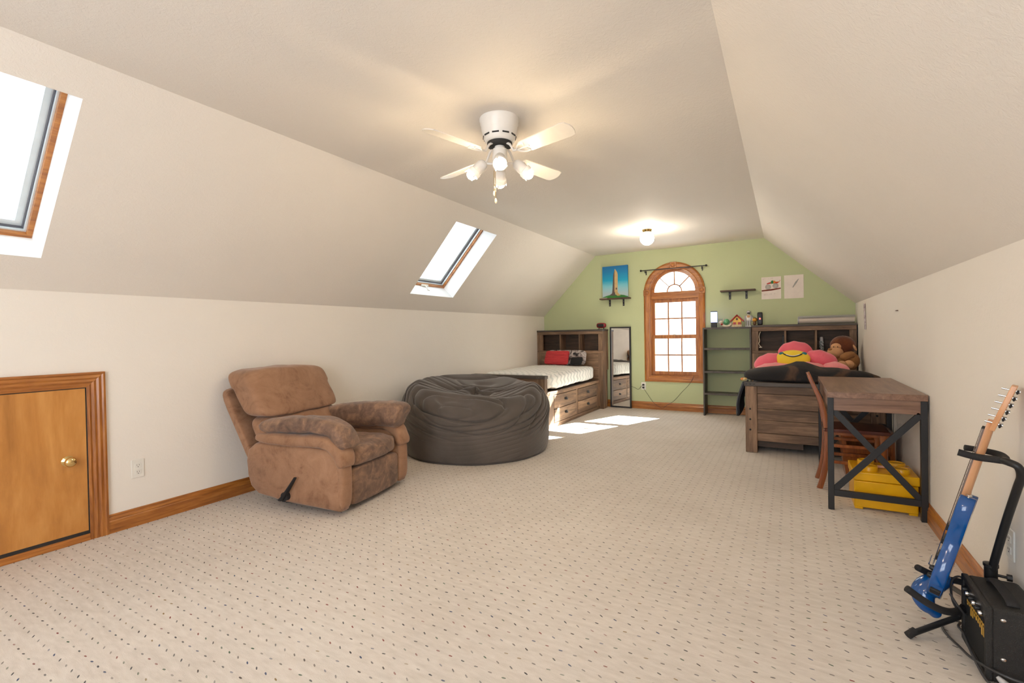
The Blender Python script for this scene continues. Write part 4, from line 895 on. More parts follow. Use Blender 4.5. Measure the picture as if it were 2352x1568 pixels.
obj('leg', MB().tube(smoothpath([(0.60, 6.50, 0.76), (0.54, 6.36, 0.755), (0.49, 6.25, 0.76)], 6), 0.045, 14), M['tanbrown'], mk, ang=180)
for c in ((0.485, 6.22, 0.785), (0.55, 6.26, 0.79)): obj('foot', MB().ball(c, (0.048, 0.04, 0.045)), M['tan'], mk, ang=180)

# ------------------------------------------------------------------ things on the green wall
def wallshelf(x0, x1, z, bx, label, group=None):
    s_ = thing('wall_shelf', label, 'shelf', ((x0 + x1) / 2, Y1, z), group)
    obj('board', MB().box((x0, Y1 - 0.125, z), (x1, Y1, z + 0.020)), M['shelfw'], s_, bevel=0.002)
    for x in bx:
        b_ = obj('bracket', MB().box((x - 0.014, Y1 - 0.006, z - 0.105), (x + 0.014, Y1, z)).box((x - 0.014, Y1 - 0.11, z - 0.005), (x + 0.014, Y1, z)), M['blackmetal'], s_, bevel=0.001)
        for dz in (0.035, 0.085): obj('screw', MB().ball((x, Y1 - 0.007, z - dz), (0.004, 0.002, 0.004), 8, 5), M['silver'], b_)
    return s_
wallshelf(-2.610, -2.135, 1.712, (-2.478, -2.255), 'small dark wooden wall shelf holding the blue painting')
wallshelf(-0.838, -0.398, 1.728, (-0.724, -0.514), 'bare dark wooden wall shelf right of the arched window')
# painting
pt = thing('painting', 'blue canvas painting of a tall pale obelisk, standing on the left wall shelf', 'painting', (-2.36, 7.28, 1.732))
px0, px1, pz0, pz1 = -2.580, -2.168, 1.734, 2.240
obj('canvas', MB().box((px0, 7.262, pz0), (px1, 7.285, pz1)), M['skyblue'], pt)
def flat2(name, poly, mat, d): obj(name, MB().prism([(px0 + (px1 - px0) * u, pz0 + (pz1 - pz0) * v) for u, v in poly], lambda p: Vector((p[0], 7.2615 - d, p[1])), lambda p: Vector((p[0], 7.2622, p[1]))), mat, pt, smooth=False)
M['pgreen'] = plain('painted grass', (0.02, 0.24, 0.02), 0.5, c2=(0.02, 0.16, 0.03), ns=20); M['pdark'] = plain('painted stone shadow', (0.10, 0.075, 0.065), 0.5); M['plight'] = plain('painted stone', (0.60, 0.40, 0.19), 0.5, c2=(0.50, 0.36, 0.15), ns=20)
flat2('painted_grass', [(0, 0), (1, 0), (1, 0.03), (0.85, 0.075), (0.6, 0.11), (0.35, 0.11), (0.15, 0.075), (0, 0.035)], M['pgreen'], 0.0002)
flat2('painted_tower', [(0.27, 0.085), (0.38, 0.15), (0.40, 0.30), (0.43, 0.70), (0.455, 0.80), (0.50, 0.90), (0.50, 0.10), (0.53, 0.07)], M['pdark'], 0.0006)
flat2('painted_tower', [(0.475, 0.20), (0.48, 0.55), (0.49, 0.88), (0.505, 0.91), (0.59, 0.80), (0.61, 0.72), (0.60, 0.18), (0.64, 0.13), (0.72, 0.075), (0.60, 0.06), (0.53, 0.10)], M['plight'], 0.0009)
flat2('painted_door', [(0.525, 0.26), (0.575, 0.26), (0.575, 0.31), (0.55, 0.32), (0.525, 0.31)], M['pdark'], 0.0012)
single('white_block', MB().box((-2.575, 7.225, 1.732), (-2.50, 7.255, 1.742)), M['paper'], 'little white block at the left end of the wall shelf below the painting', 'block', bevel=0.001)
# drawings
def sheet(x0, x1, z0, z1, label):
    s_ = thing('drawing', label, 'drawing', ((x0 + x1) / 2, Y1, z0))
    obj('paper_sheet', MB().grid(8, 8, lambda u, v: (x0 + (x1 - x0) * u, Y1 - 0.0025 - 0.003 * (u * v) ** 2, z0 + (z1 - z0) * v)), M['paper'], s_)
    return s_
d1 = sheet(-0.329, -0.095, 1.602, 1.902, "child's drawing of a red and orange vehicle with big grey wheels on white paper")
def ink(name, poly, mat, par, x0, x1, z0, z1, d=0.006): obj(name, MB().prism([(x0 + (x1 - x0) * u, z0 + (z1 - z0) * v) for u, v in poly], lambda p: Vector((p[0], Y1 - d, p[1])), lambda p: Vector((p[0], Y1 - d + 0.0008, p[1]))), mat, par, smooth=False)
M['ored'] = plain('red crayon', (0.50, 0.03, 0.02), 0.8); M['oorange'] = plain('orange crayon', (0.62, 0.20, 0.02), 0.8); M['obrown'] = plain('brown crayon', (0.17, 0.03, 0.012), 0.8); M['ograph'] = plain('pencil grey', (0.36, 0.35, 0.33), 0.8); M['faint'] = plain('faint pencil', (0.60, 0.52, 0.47), 0.8); M['wheelfill'] = plain('grey crayon', (0.48, 0.46, 0.42), 0.8); M['ogreen'] = plain('green crayon', (0.03, 0.20, 0.06), 0.8)
A = (-0.329, -0.095, 1.602, 1.902)
ink('ground_stripe', [(0.01, 0.36), (0.5, 0.38), (0.98, 0.44), (0.98, 0.49), (0.5, 0.45), (0.01, 0.42)], M['obrown'], d1, *A)
ink('vehicle_body', [(0.26, 0.69), (0.30, 0.68), (0.50, 0.70), (0.50, 0.77), (0.40, 0.75), (0.30, 0.725)], M['ored'], d1, *A)
ink('vehicle_body', [(0.60, 0.69), (0.80, 0.69), (0.92, 0.75), (0.97, 0.84), (0.93, 0.82), (0.90, 0.77), (0.75, 0.77), (0.62, 0.84)], M['oorange'], d1, *A)
ink('vehicle_body', [(0.68, 0.70), (0.82, 0.70), (0.90, 0.755), (0.72, 0.745)], M['ored'], d1, *A, d=0.0065)
ink('driver', [(0.48, 0.69), (0.60, 0.69), (0.62, 0.78), (0.56, 0.85), (0.49, 0.80)], M['ogreen'], d1, *A, d=0.0065)
for cx in (0.34, 0.72):
    ink('wheel', [(cx + 0.135 * math.cos(t * PI / 8), 0.55 + (0.04 if cx > 0.5 else 0) + 0.105 * math.sin(t * PI / 8)) for t in range(16)], M['wheelfill'], d1, *A, d=0.0055)
    for r_ in (0.12, 0.075):
        pts = [Vector((A[0] + (A[1] - A[0]) * cx + r_ * 0.27 * math.cos(t * PI / 10), Y1 - 0.006, A[2] + 0.165 + (0.012 if cx > 0.5 else 0) + r_ * 0.27 * math.sin(t * PI / 10))) for t in range(20)]
        obj('wheel', MB().tube(pts, 0.0042 if r_ > 0.1 else 0.003, 6, closed=True, flat=0.4), M['ograph'], d1)
def scribble(par, x, z, letters, h, mat):
    """pencil capitals from short strokes"""
    F = {'N': [(0, 0, 0, 1), (0, 1, 1, 0), (1, 0, 1, 1)], 'T': [(0, 1, 1, 1), (.5, 0, .5, 1)], 'R': [(0, 0, 0, 1), (0, 1, 1, .75), (1, .75, 0, .5), (0, .5, 1, 0)], 'E': [(0, 0, 0, 1), (0, 1, 1, 1), (0, .5, .8, .5), (0, 0, 1, 0)], 'L': [(0, 0, 0, 1), (0, 0, 1, 0)], 'I': [(.5, 0, .5, 1)], 'F': [(0, 0, 0, 1), (0, 1, 1, 1), (0, .5, .8, .5)], 'O': [(0, 0, 0, 1), (0, 1, 1, 1), (1, 1, 1, 0), (1, 0, 0, 0)], '#': [(.3, 0, .3, 1), (.7, 0, .7, 1), (0, .3, 1, .3), (0, .7, 1, .7)]}
    w = MB()
    for i, ch in enumerate(letters):
        for a, b, c, d in F.get(ch, []):
            w.tube([(x + i * h * 1.05 + a * h * .6, Y1 - 0.0065, z + b * h + i * h * 0.05), (x + i * h * 1.05 + c * h * .6, Y1 - 0.0065, z + d * h + i * h * 0.05)], 0.0010, 5)
    obj('pencil_lettering', w, mat, par)
scribble(d1, -0.300, 1.655, '#ELIE F', 0.020, M['faint']); scribble(d1, -0.310, 1.868, 'NT  I OR', 0.015, M['faint'])
d2 = sheet(-0.060, 0.163, 1.598, 1.908, 'white paper with a faint slanting grey pencil drawing, beside the vehicle drawing')
A = (-0.060, 0.163, 1.598, 1.908)
ink('pencil_shape', [(0.42, 0.47), (0.47, 0.46), (0.66, 0.66), (0.76, 0.81), (0.73, 0.82), (0.58, 0.70)], M['ograph'], d2, *A)
# curtain rod
cr = thing('curtain_rod', 'thin black curtain rod crossing the top of the arched window', 'curtain rod', (-1.49, 7.25, 2.12))
obj('rod', MB().cyl((-1.950, 7.245, 2.124), (-1.032, 7.245, 2.124), 0.007), M['blackmetal'], cr)
for x in (-1.958, -1.024): obj('finial', MB().ball((x, 7.245, 2.124), 0.016), M['blackmetal'], cr)
for x in (-1.895, -1.085): obj('bracket', MB().box((x - 0.006, 7.24, 2.085), (x + 0.006, Y1, 2.096)).box((x - 0.006, 7.238, 2.085), (x + 0.006, 7.252, 2.124)).box((x - 0.008, Y1 - 0.004, 2.060), (x + 0.008, Y1, 2.120)), M['blackmetal'], cr)
# outlets
def outlet(name, place, label, plugs=()):
    """place(a, b, d): a across, b up, d proud"""
    c = place(0, 0, 0); t = thing(name, label, 'outlet', c)
    def bx(a0, a1, b0, b1, d0, d1):
        m = MB(); vs = [place(a, b, d) for d in (d0, d1) for b in (b0, b1) for a in (a0, a1)]
        return m.add(vs, [(0, 1, 3, 2), (4, 6, 7, 5), (0, 4, 5, 1), (2, 3, 7, 6), (0, 2, 6, 4), (1, 5, 7, 3)])
    obj('cover_plate', bx(-0.035, 0.035, -0.058, 0.058, 0, 0.006), M['plastic_white'], t, bevel=0.003)
    for k, b in enumerate((0.020, -0.022)):
        r_ = obj('receptacle', bx(-0.017, 0.017, b - 0.014, b + 0.014, 0.006, 0.009), M['plastic_white'], t, bevel=0.002)
        if k in plugs: obj('plug', bx(-0.015, 0.015, b - 0.013, b + 0.013, 0.009, 0.034), M['blackmetal'], t, bevel=0.004)
        else: obj('slot', bx(-0.007, -0.005, b - 0.001, b + 0.007, 0.009, 0.0096).add([], []), M['darkslot'], r_); obj('slot', bx(0.005, 0.007, b - 0.001, b + 0.007, 0.009, 0.0096), M['darkslot'], r_); obj('slot', bx(-0.0025, 0.0025, b - 0.010, b - 0.006, 0.009, 0.0096), M['darkslot'], r_)
outlet('wall_outlet', lambda a, b, d: Vector((XL(1.36) + d, 1.360 + a, 0.360 + b)), 'white outlet cover on the left wall between the small door and recliner')
outlet('wall_outlet', lambda a, b, d: Vector((-1.958 + a, Y1 - d, 0.352 + b)), 'white outlet on the green wall with two black plugs', (0, 1))
outlet('wall_outlet', lambda a, b, d: Vector((XR - d, 2.475 + a, 0.345 + b)), 'white outlet cover on the right wall behind the guitar stand')
w = MB().tube(smoothpath([(-1.958, 7.28, 0.330), (-1.93, 7.285, 0.285), (-1.84, 7.29, 0.150), (-1.78, 7.285, 0.085), (-1.70, 7.275, 0.040), (-1.66, 7.27, 0.030), (-1.60, 7.275, 0.080), (-1.50, 7.285, 0.150), (-1.40, 7.29, 0.270), (-1.30, 7.285, 0.380), (-1.24, 7.275, 0.470), (-1.21, 7.275, 0.540)], 6), 0.0026, 6)
single('power_cord', w, M['cable'], 'thin dark cord looping from the green wall outlet up to the window sill', 'cord')
w = MB().tube(smoothpath([(-1.958, 7.28, 0.374), (-1.99, 7.28, 0.345), (-2.035, 7.285, 0.300), (-2.085, 7.285, 0.322), (-2.15, 7.295, 0.342)], 6), 0.003, 6)
single('power_cord', w, M['cable'], 'short dark cord running from the outlet behind the leaning mirror', 'cord')
# right wall bits
w = MB().grid(10, 6, lambda u, v: (XR - 0.004 - 0.012 * math.sin(v * PI), 6.33 + 0.22 * (1 - u) * 0.3 + 0.05 * v + 0.13 * (1 - u) * 0, 1.165 + 0.285 * (1 - u)))
single('wall_hanging', w, patterned('grey lilac print', (0.30, 0.24, 0.26), (0.50, 0.44, 0.46), (0.62, 0.57, 0.58), 20), 'narrow lilac-grey strip of paper hanging on the right wall near the headboard', 'poster')
single('wall_hook', MB().box((XR - 0.010, 4.60, 1.303), (XR, 4.655, 1.309)), M['brownp'], 'tiny brown peg on the right wall above the desk', 'hook')

# ------------------------------------------------------------------ desk with X-braced metal ends
dk = thing('desk', 'small walnut-topped desk with charcoal X-braced metal ends along the right wall', 'desk', (0.457, 4.25, 0))
DX0, DX1, DYa, DYb = 0.207, 0.706, 3.665, 4.865
obj('desktop', MB().box((DX0, DYa, 0.728), (DX1, DYb, 0.766)), M['desky'], dk, bevel=0.002)
for y in (DYa + 0.012, DYb - 0.040): obj('apron', MB().box((DX0 + 0.030, y, 0.645), (DX1 - 0.030, y + 0.018, 0.728)), M['deskx'], dk, bevel=0.001)
for x in (DX0 + 0.010, DX1 - 0.028): obj('apron', MB().box((x, DYa + 0.030, 0.645), (x + 0.018, DYb - 0.030, 0.728)), M['desky'], dk, bevel=0.001)
for y in (DYa + 0.004, DYb - 0.037):
    for x in (DX0, DX1 - 0.033): obj('leg', MB().box((x, y, 0.0), (x + 0.033, y + 0.033, 0.728)), M['deskmetal'], dk, bevel=0.002)
    obj('stretcher', MB().box((DX0 + 0.030, y + 0.004, 0.090), (DX1 - 0.030, y + 0.029, 0.130)), M['deskmetal'], dk, bevel=0.002)
    a = Vector((DX0 + 0.030, y, 0.125)); b = Vector((DX1 - 0.030, y, 0.648))
    for k, (p, q, off) in enumerate((((a.x, a.z), (b.x, b.z), 0.008), ((a.x, b.z), (b.x, a.z), 0.010))):
        d = Vector((q[0] - p[0], q[1] - p[1])).normalized(); nn = Vector((-d.y, d.x)) * 0.0185; e = d * 0.0
        poly = [(p[0] + nn.x, p[1] + nn.y), (p[0] - nn.x, p[1] - nn.y), (q[0] - nn.x, q[1] - nn.y), (q[0] + nn.x, q[1] + nn.y)]
        obj('brace', MB().prism(poly, lambda c, y=y, off=off: Vector((c[0], y + off, c[1])), lambda c, y=y, off=off: Vector((c[0], y + off + 0.014, c[1]))), M['deskmetal'], dk, bevel=0.0015)

# ------------------------------------------------------------------ chair under the desk, seen from its side
ch = thing('wooden_chair', 'glossy orange-brown wooden chair pushed sideways under the desk', 'chair', (0.38, 4.28, 0))
def post(y, k=0):
    pts = [(0.179, y, 0.0), (0.205, y, 0.10), (0.222, y, 0.22), (0.229, y, 0.34), (0.226, y, 0.45), (0.210, y, 0.56), (0.186, y, 0.66), (0.150, y, 0.75), (0.118, y, 0.835)]
    sp = smoothpath(pts, 6); rings = []
    for i, p in enumerate(sp):
        t = (sp[min(i + 1, len(sp) - 1)] - sp[max(i - 1, 0)]).normalized(); u = t.cross(Vector((0, 1, 0))).normalized(); e = i / (len(sp) - 1)
        hw = 0.0175 - 0.006 * max(0, e - 0.6) / 0.4; hy = 0.014
        rings.append([p + u * (hw * c) + Vector((0, 1, 0)) * (hy * s_) for c, s_ in ((-1, -1), (-.3, -1.15), (.3, -1.15), (1, -1), (1.1, 0), (1, 1), (-.0, 1.1), (-1, 1), (-1.1, 0))])
    return MB().ring_loft(rings)
for y in (4.135, 4.410): obj('back_leg', post(y), M['chairw'], ch, ang=60)
for z0, z1, x in ((0.745, 0.815, 0.128), (0.665, 0.700, 0.168), (0.595, 0.625, 0.194)): obj('back_slat', MB().box((x - 0.002, 4.145, z0), (x + 0.014, 4.40, z1), rot=Matrix.Rotation(-0.42, 3, 'Y')), M['chairw'], ch, bevel=0.003)
obj('seat', MB().rbox((0.205, 4.100, 0.424), (0.600, 4.455, 0.452), k=14, n=8), M['seatw'], ch)
for y in (4.118, 4.420): obj('seat_rail', MB().box((0.225, y, 0.405), (0.585, y + 0.018, 0.430)), M['chairw'], ch, bevel=0.002)
for y in (4.128, 4.400): obj('front_leg', MB().tube([(0.555, y, 0.424), (0.562, y, 0.2), (0.580, y, 0.0)], [0.024, 0.020, 0.015], 12), M['chairw'], ch)
for y in (4.135, 4.408):
    for z in (0.325, 0.205): obj('stretcher', MB().box((0.222, y - 0.010, z - 0.011), (0.560, y + 0.010, z + 0.011)), M['chairw'], ch, bevel=0.003)
for x, z in ((0.228, 0.30), (0.558, 0.27)): obj('stretcher', MB().box((x - 0.008, 4.14, z - 0.011), (x + 0.008, 4.40, z + 0.011)), M['chairw'], ch, bevel=0.003)
# wooden step stool behind it
st = thing('step_stool', 'orange wooden stool with slatted sides standing behind the chair under the desk', 'stool', (0.52, 4.62, 0))
obj('top', MB().box((0.350, 4.475, 0.355), (0.672, 4.760, 0.378)), M['chairw'], st, bevel=0.004)
obj('side_panel', MB().prism([(0.655, 0), (0.678, 0), (0.672, 0.355), (0.630, 0.355)], lambda p: Vector((p[0], 4.49, p[1])), lambda p: Vector((p[0], 4.745, p[1]))), M['chairw'], st, bevel=0.003)
obj('side_panel', MB().prism([(0.372, 0), (0.410, 0), (0.365, 0.355), (0.335, 0.355)], lambda p: Vector((p[0], 4.49, p[1])), lambda p: Vector((p[0], 4.745, p[1]))), M['chairw'], st, bevel=0.003)
for z0, z1 in ((0.300, 0.345), (0.205, 0.265), (0.125, 0.180)): obj('slat', MB().box((0.350, 4.484, z0), (0.650, 4.496, z1)), M['chairw'], st, bevel=0.002)
obj('back_board', MB().box((0.375, 4.735, 0.10), (0.650, 4.747, 0.34)), M['chairw'], st)
db = MB().box((0.640, 4.875, 0.0), (0.700, 5.04, 0.36)); single('storage_box', db, M['feltb'], 'black narrow box standing on the carpet between the stool and right wall', 'box', bevel=0.006)

# ------------------------------------------------------------------ yellow storage brick
yb = thing('storage_bin', 'bright yellow brick-shaped storage bin with round studs under the desk', 'storage bin', (0.515, 3.92, 0))
w = MB().box((0.353, 3.765, 0.012), (0.678, 4.075, 0.184)); obj('bin', w, M['yellowp'], yb, bevel=0.006)
obj('foot_rim', MB().box((0.356, 3.768, 0.0), (0.400, 4.072, 0.02)).box((0.631, 3.768, 0.0), (0.675, 4.072, 0.02)), M['yellowp'], yb, bevel=0.003)
obj('lid', MB().box((0.347, 3.758, 0.187), (0.684, 4.081, 0.243)), M['yellowp'], yb, bevel=0.007, seg=3)
for x in (0.440, 0.605):
    for y in (3.842, 3.998): obj('stud', MB().lathe([(0.047, 0.243), (0.047, 0.270), (0.044, 0.274), (0.034, 0.274), (0.033, 0.271), (0, 0.271)], (x, y, 0), n=32), M['yellowp'], yb, ang=40)
single('plastic_stick', MB().tube([(0.49, 3.908, 0.2545), (0.660, 3.932, 0.2545)], 0.009, 12), M['pinkdowel'], 'pale pink stick lying between the studs of the yellow bin', 'stick')

# ------------------------------------------------------------------ guitar (own frame: x = front normal, y = across, z = along neck)
GB = Vector((0.488, 2.425, 0.140)); ga = Vector((0.19, -0.06, 0.81)).normalized()
gn = Vector((-0.93, 0.31, 0.0)); gn = (gn - ga * gn.dot(ga)).normalized(); gy = ga.cross(gn).normalized()
if gy.y > 0: sgn = 1
else: sgn = -1
GM = Matrix(((gn.x, gy.x, ga.x), (gn.y, gy.y, ga.y), (gn.z, gy.z, ga.z)))
gt = thing('electric_guitar', 'glossy blue electric guitar with maple neck resting on the black stand', 'guitar', GB, rot=GM.to_euler())
NS = -1 if gy.y > 0 else 1    # side that faces the camera
def bodyo():
    pts = [(0.0, -0.010), (0.075, -0.002), (0.122, 0.035), (0.140, 0.090), (0.132, 0.150), (0.108, 0.205), (0.100, 0.245), (0.112, 0.295), (0.128, 0.335), (0.128, 0.385), (0.108, 0.418), (0.075, 0.415), (0.052, 0.372), (0.030, 0.345), (0.0, 0.340), (-0.030, 0.345), (-0.048, 0.362), (-0.062, 0.380), (-0.090, 0.385), (-0.110, 0.360), (-0.116, 0.320), (-0.104, 0.260), (-0.104, 0.215), (-0.124, 0.160), (-0.140, 0.100), (-0.128, 0.040), (-0.080, 0.0)]
    sp = smoothpath([(a, b, 0) for a, b in pts + [pts[0]]], 4)[:-1]
    return [(p.x, p.y) for p in sp]
bo = [(NS * a, b) for a, b in bodyo()]
def flare(y, z): return 0.0
rings = []
for k, (x, ins) in enumerate(((0.022, 0.008), (0.022, 0.003), (0.019, 0.0), (-0.019, 0.0), (-0.022, 0.003), (-0.022, 0.008))):
    rings.append([Vector((x, p[0] - math.copysign(min(abs(p[0]), ins), p[0]), p[1] + (ins if p[1] < 0.1 else -ins * 0.5))) for p in bo])
w = MB(); n_ = len(bo); w.ring_loft(rings, cap=False)
tri = tessellate_polygon([[Vector((p.y, p.z, 0)) for p in rings[0]]]); w.add(rings[0], [tuple(t) for t in tri]); w.add(rings[-1], [tuple(reversed(t)) for t in tri])
obj('body', w, M['bluegloss'], gt, ang=50)
# far lower bout turns forward and tapers to a point
GT_ = GM.transposed(); wp = [GT_ @ (Vector(p) - GB) for p in ((0.5190, 2.440, 0.185), (0.475, 2.410, 0.165), (0.4407, 2.390, 0.130), (0.4470, 2.375, 0.090), (0.4720, 2.382, 0.064), (0.488, 2.392, 0.050))]
w = MB().tube(smoothpath(wp, 6), [0.020 + 0.022 * math.sin(PI * min(1, (i + 4) / 26)) if i < 26 else 0.042 * 0.0 + 0.020 - 0.0035 * (i - 26) for i in range(31)], 18, flat=0.8)
obj('lower_wing', w, M['bluegloss'], gt, ang=180)
w = MB(); hz = [(0.30, 0.030, 0.0), (0.345, 0.028, -0.006), (0.42, 0.024, -0.002), (0.60, 0.021, 0.0), (0.665, 0.020, -0.002), (0.70, 0.020, -0.012)]
rings = []
for z, hw, bk in hz:
    th_ = 0.020 if z > 0.36 else 0.028
    rings.append([Vector((0.022 + 0.0, -hw, z)), Vector((0.022, hw, z)), Vector((0.010, hw * 1.0, z)), Vector((0.022 - th_ * 1.0, hw * 0.55, z)), Vector((0.022 - th_ * 1.15, 0, z)), Vector((0.022 - th_ * 1.0, -hw * 0.55, z)), Vector((0.010, -hw, z))])
w.ring_loft(rings); nk = obj('neck', w, M['maple'], gt, ang=50)
obj('fingerboard', MB().box((0.022, -0.024, 0.26), (0.0275, 0.024, 0.665)), M['fretb'], gt, bevel=0.001)
fr = [0.665 - 0.50 * (1 - 2 ** (-i / 12)) * 1.12 for i in range(1, 20)]
for z in fr:
    if z > 0.27: obj('fret', MB().cyl((0.0278, -0.024, z), (0.0278, 0.024, z), 0.0011, n=6), M['chrome'], nk)
hp_ = [(-0.020, 0.665), (0.020, 0.665), (0.034, 0.70), (0.040, 0.78), (0.036, 0.842), (-0.026, 0.842), (-0.032, 0.74), (-0.030, 0.70)]
obj('headstock', MB().prism(hp_, lambda p: Vector((0.012 - (p[1] - 0.665) * 0.10, p[0], p[1])), lambda p: Vector((-0.004 - (p[1] - 0.665) * 0.10, p[0], p[1]))), M['maple'], gt, bevel=0.002)
obj('nut', MB().box((0.022, -0.021, 0.664), (0.031, 0.021, 0.669)), M['blackprint'], gt)
for i in range(6):
    z = 0.695 + i * 0.026; xo = -(z - 0.665) * 0.10
    obj('tuning_post', MB().cyl((0.012 + xo, NS * 0.020, z), (0.032 + xo, NS * 0.020, z), 0.0035, n=10), M['chrome'], gt)
    tn = obj('tuner', MB().cyl((-0.004 + xo, NS * 0.022, z), (-0.016 + xo, NS * 0.022, z), 0.007, n=12).cyl((-0.010 + xo, NS * 0.022, z), (-0.010 + xo, NS * 0.050, z), 0.0025, n=8), M['chrome'], gt)
    obj('tuner_button', MB().ball((-0.010 + xo, NS * 0.056, z), (0.004, 0.010, 0.008), 12, 8), M['blackprint'], tn, ang=180)
for i in range(6):
    y = -0.0175 + i * 0.007; obj('string', MB().cyl((0.033, y * 1.35, 0.085), (0.0305, y * 0.95, 0.667), 0.0007, n=5), M['chrome'], gt)
obj('bridge', MB().box((0.022, -0.040, 0.075), (0.0325, 0.040, 0.098)), M['chrome'], gt, bevel=0.003)
for z in (0.135, 0.205, 0.262): obj('pickup', MB().box((0.022, -0.040, z - 0.009), (0.031, 0.040, z + 0.009)), M['blackmetal'], gt, bevel=0.002)
for yy_, z in ((0.07, 0.07), (0.09, 0.11)): obj('control_knob', MB().lathe([(0.010, 0), (0.011, 0.004), (0.008, 0.014), (0, 0.014)], (0.022, NS * yy_, z), axis=(1, 0, 0), n=16), M['blackmetal'], gt)
obj('whammy_bar', MB().tube(smoothpath([(0.028, NS * 0.03, 0.09), (0.040, NS * 0.045, 0.10), (0.042, NS * 0.06, 0.115), (0.042, NS * 0.07, 0.15)], 5), 0.0028, 8), M['chrome'], gt)
obj('jack_plate', MB().box((-0.016, NS * 0.118, 0.026), (0.014, NS * 0.130, 0.058), rot=Matrix.Rotation(-NS * 0.75, 3, 'X')), M['blackmetal'], gt, bevel=0.002)
obj('strap_button', MB().lathe([(0.004, 0), (0.004, 0.008), (0.009, 0.010), (0.009, 0.013), (0, 0.013)], (0.0, NS * 0.100, 0.418), axis=(0, 0, 1), n=14), M['chrome'], gt)

# ------------------------------------------------------------------ guitar stand
gs = thing('guitar_stand', 'black tubular guitar stand with foam arms holding the blue guitar', 'stand', (0.62, 2.42, 0))
base = Vector((0.628, 2.440, 0.17))
up_ = smoothpath([(0.628, 2.440, 0.10), (0.640, 2.402, 0.258), (0.660, 2.338, 0.463), (0.672, 2.275, 0.610), (0.674, 2.252, 0.655), (0.664, 2.243, 0.688), (0.645, 2.258, 0.698), (0.636, 2.275, 0.699)], 7)
obj('upright', MB().tube(up_, 0.0125, 14), M['blackmetal'], gs, ang=180)
obj('collar', MB().lathe([(0.019, 0.205), (0.019, 0.270), (0.022, 0.272), (0.022, 0.282), (0.014, 0.284)], (0.639, 2.408, 0.0), n=18), M['blackmetal'], gs)
obj('clamp_knob', MB().cyl((0.655, 2.40, 0.245), (0.680, 2.395, 0.245), 0.005).cyl((0.678, 2.395, 0.245), (0.692, 2.393, 0.245), 0.013, n=8), M['blackmetal'], gs)
yk = Vector((0.636, 2.275, 0.699))
# fork arms either side of the neck
obj('yoke_arm', MB().tube(smoothpath([yk, (0.610, 2.300, 0.696), (0.585, 2.318, 0.694), (0.560, 2.332, 0.697), (0.534, 2.340, 0.703)], 6), 0.0125, 12), M['foam'], gs, ang=180)
obj('yoke_arm', MB().tube(smoothpath([yk, (0.662, 2.345, 0.694), (0.662, 2.410, 0.694), (0.625, 2.440, 0.697), (0.576, 2.438, 0.703)], 6), 0.0115, 12), M['foam'], gs, ang=180)
obj('rest_arm', MB().tube(smoothpath([(0.620, 2.440, 0.16), (0.580, 2.398, 0.130), (0.525, 2.300, 0.128), (0.470, 2.225, 0.150), (0.415, 2.195, 0.180), (0.357, 2.183, 0.222)], 6), 0.0125, 12), M['foam'], gs, ang=180)
obj('rest_arm', MB().tube(smoothpath([(0.620, 2.450, 0.16), (0.575, 2.50, 0.155), (0.530, 2.50, 0.155), (0.470, 2.44, 0.190), (0.427, 2.401, 0.220)], 6), 0.0125, 12), M['foam'], gs, ang=180)
for p in ((0.376, 2.265, 0.013), (0.60, 2.80, 0.013), (0.695, 2.60, 0.013)):
    lg = obj('leg', MB().tube([base + Vector((0, 0, -0.03)), Vector(p) * 0.25 + base * 0.75 + Vector((0, 0, -0.055)), p], 0.0105, 12), M['blackmetal'], gs)
    d = (Vector(p) - base).normalized(); obj('foot_cap', MB().cyl(Vector(p) - d * 0.03, Vector(p) + d * 0.006, 0.0135, n=12), M['foam'], lg)

# ------------------------------------------------------------------ practice amplifier
am = thing('guitar_amplifier', 'small black practice amplifier with gold lettering in front of the guitar stand', 'amplifier', (0.628, 2.24, 0))
AX0, AX1, AY0, AY1, AZ = 0.550, 0.696, 2.095, 2.350, 0.252
obj('cabinet', MB().box((AX0 + 0.006, AY0, 0.008), (AX1, AY1, AZ)), M['amp'], am, bevel=0.014, seg=4)
obj('front_frame', MB().holed([(AY0, 0.008), (AY1, 0.008), (AY1, AZ), (AY0, AZ)], [[(AY0 + 0.016, 0.026), (AY1 - 0.016, 0.026), (AY1 - 0.016, AZ - 0.018), (AY0 + 0.016, AZ - 0.018)]], lambda p: Vector((AX0 - 0.008, p[0], p[1])), lambda p: Vector((AX0 + 0.012, p[0], p[1]))), M['amp'], am, bevel=0.005, seg=3)
obj('grille', MB().box((AX0 - 0.001, AY0 + 0.014, 0.024), (AX0 + 0.010, AY1 - 0.014, 0.178)), M['ampgrille'], am)
obj('control_panel', MB().box((AX0 - 0.001, AY0 + 0.014, 0.182), (AX0 + 0.010, AY1 - 0.014, AZ - 0.016)), M['blackmetal'], am)
for i in range(6): obj('control_knob', MB().lathe([(0.009, 0), (0.0095, 0.004), (0.007, 0.013), (0, 0.013)], (AX0 - 0.001, AY0 + 0.045 + i * 0.034, 0.208), axis=(-1, 0, 0), n=14), M['chrome'] if i % 2 == 0 else M['blackmetal'], am)
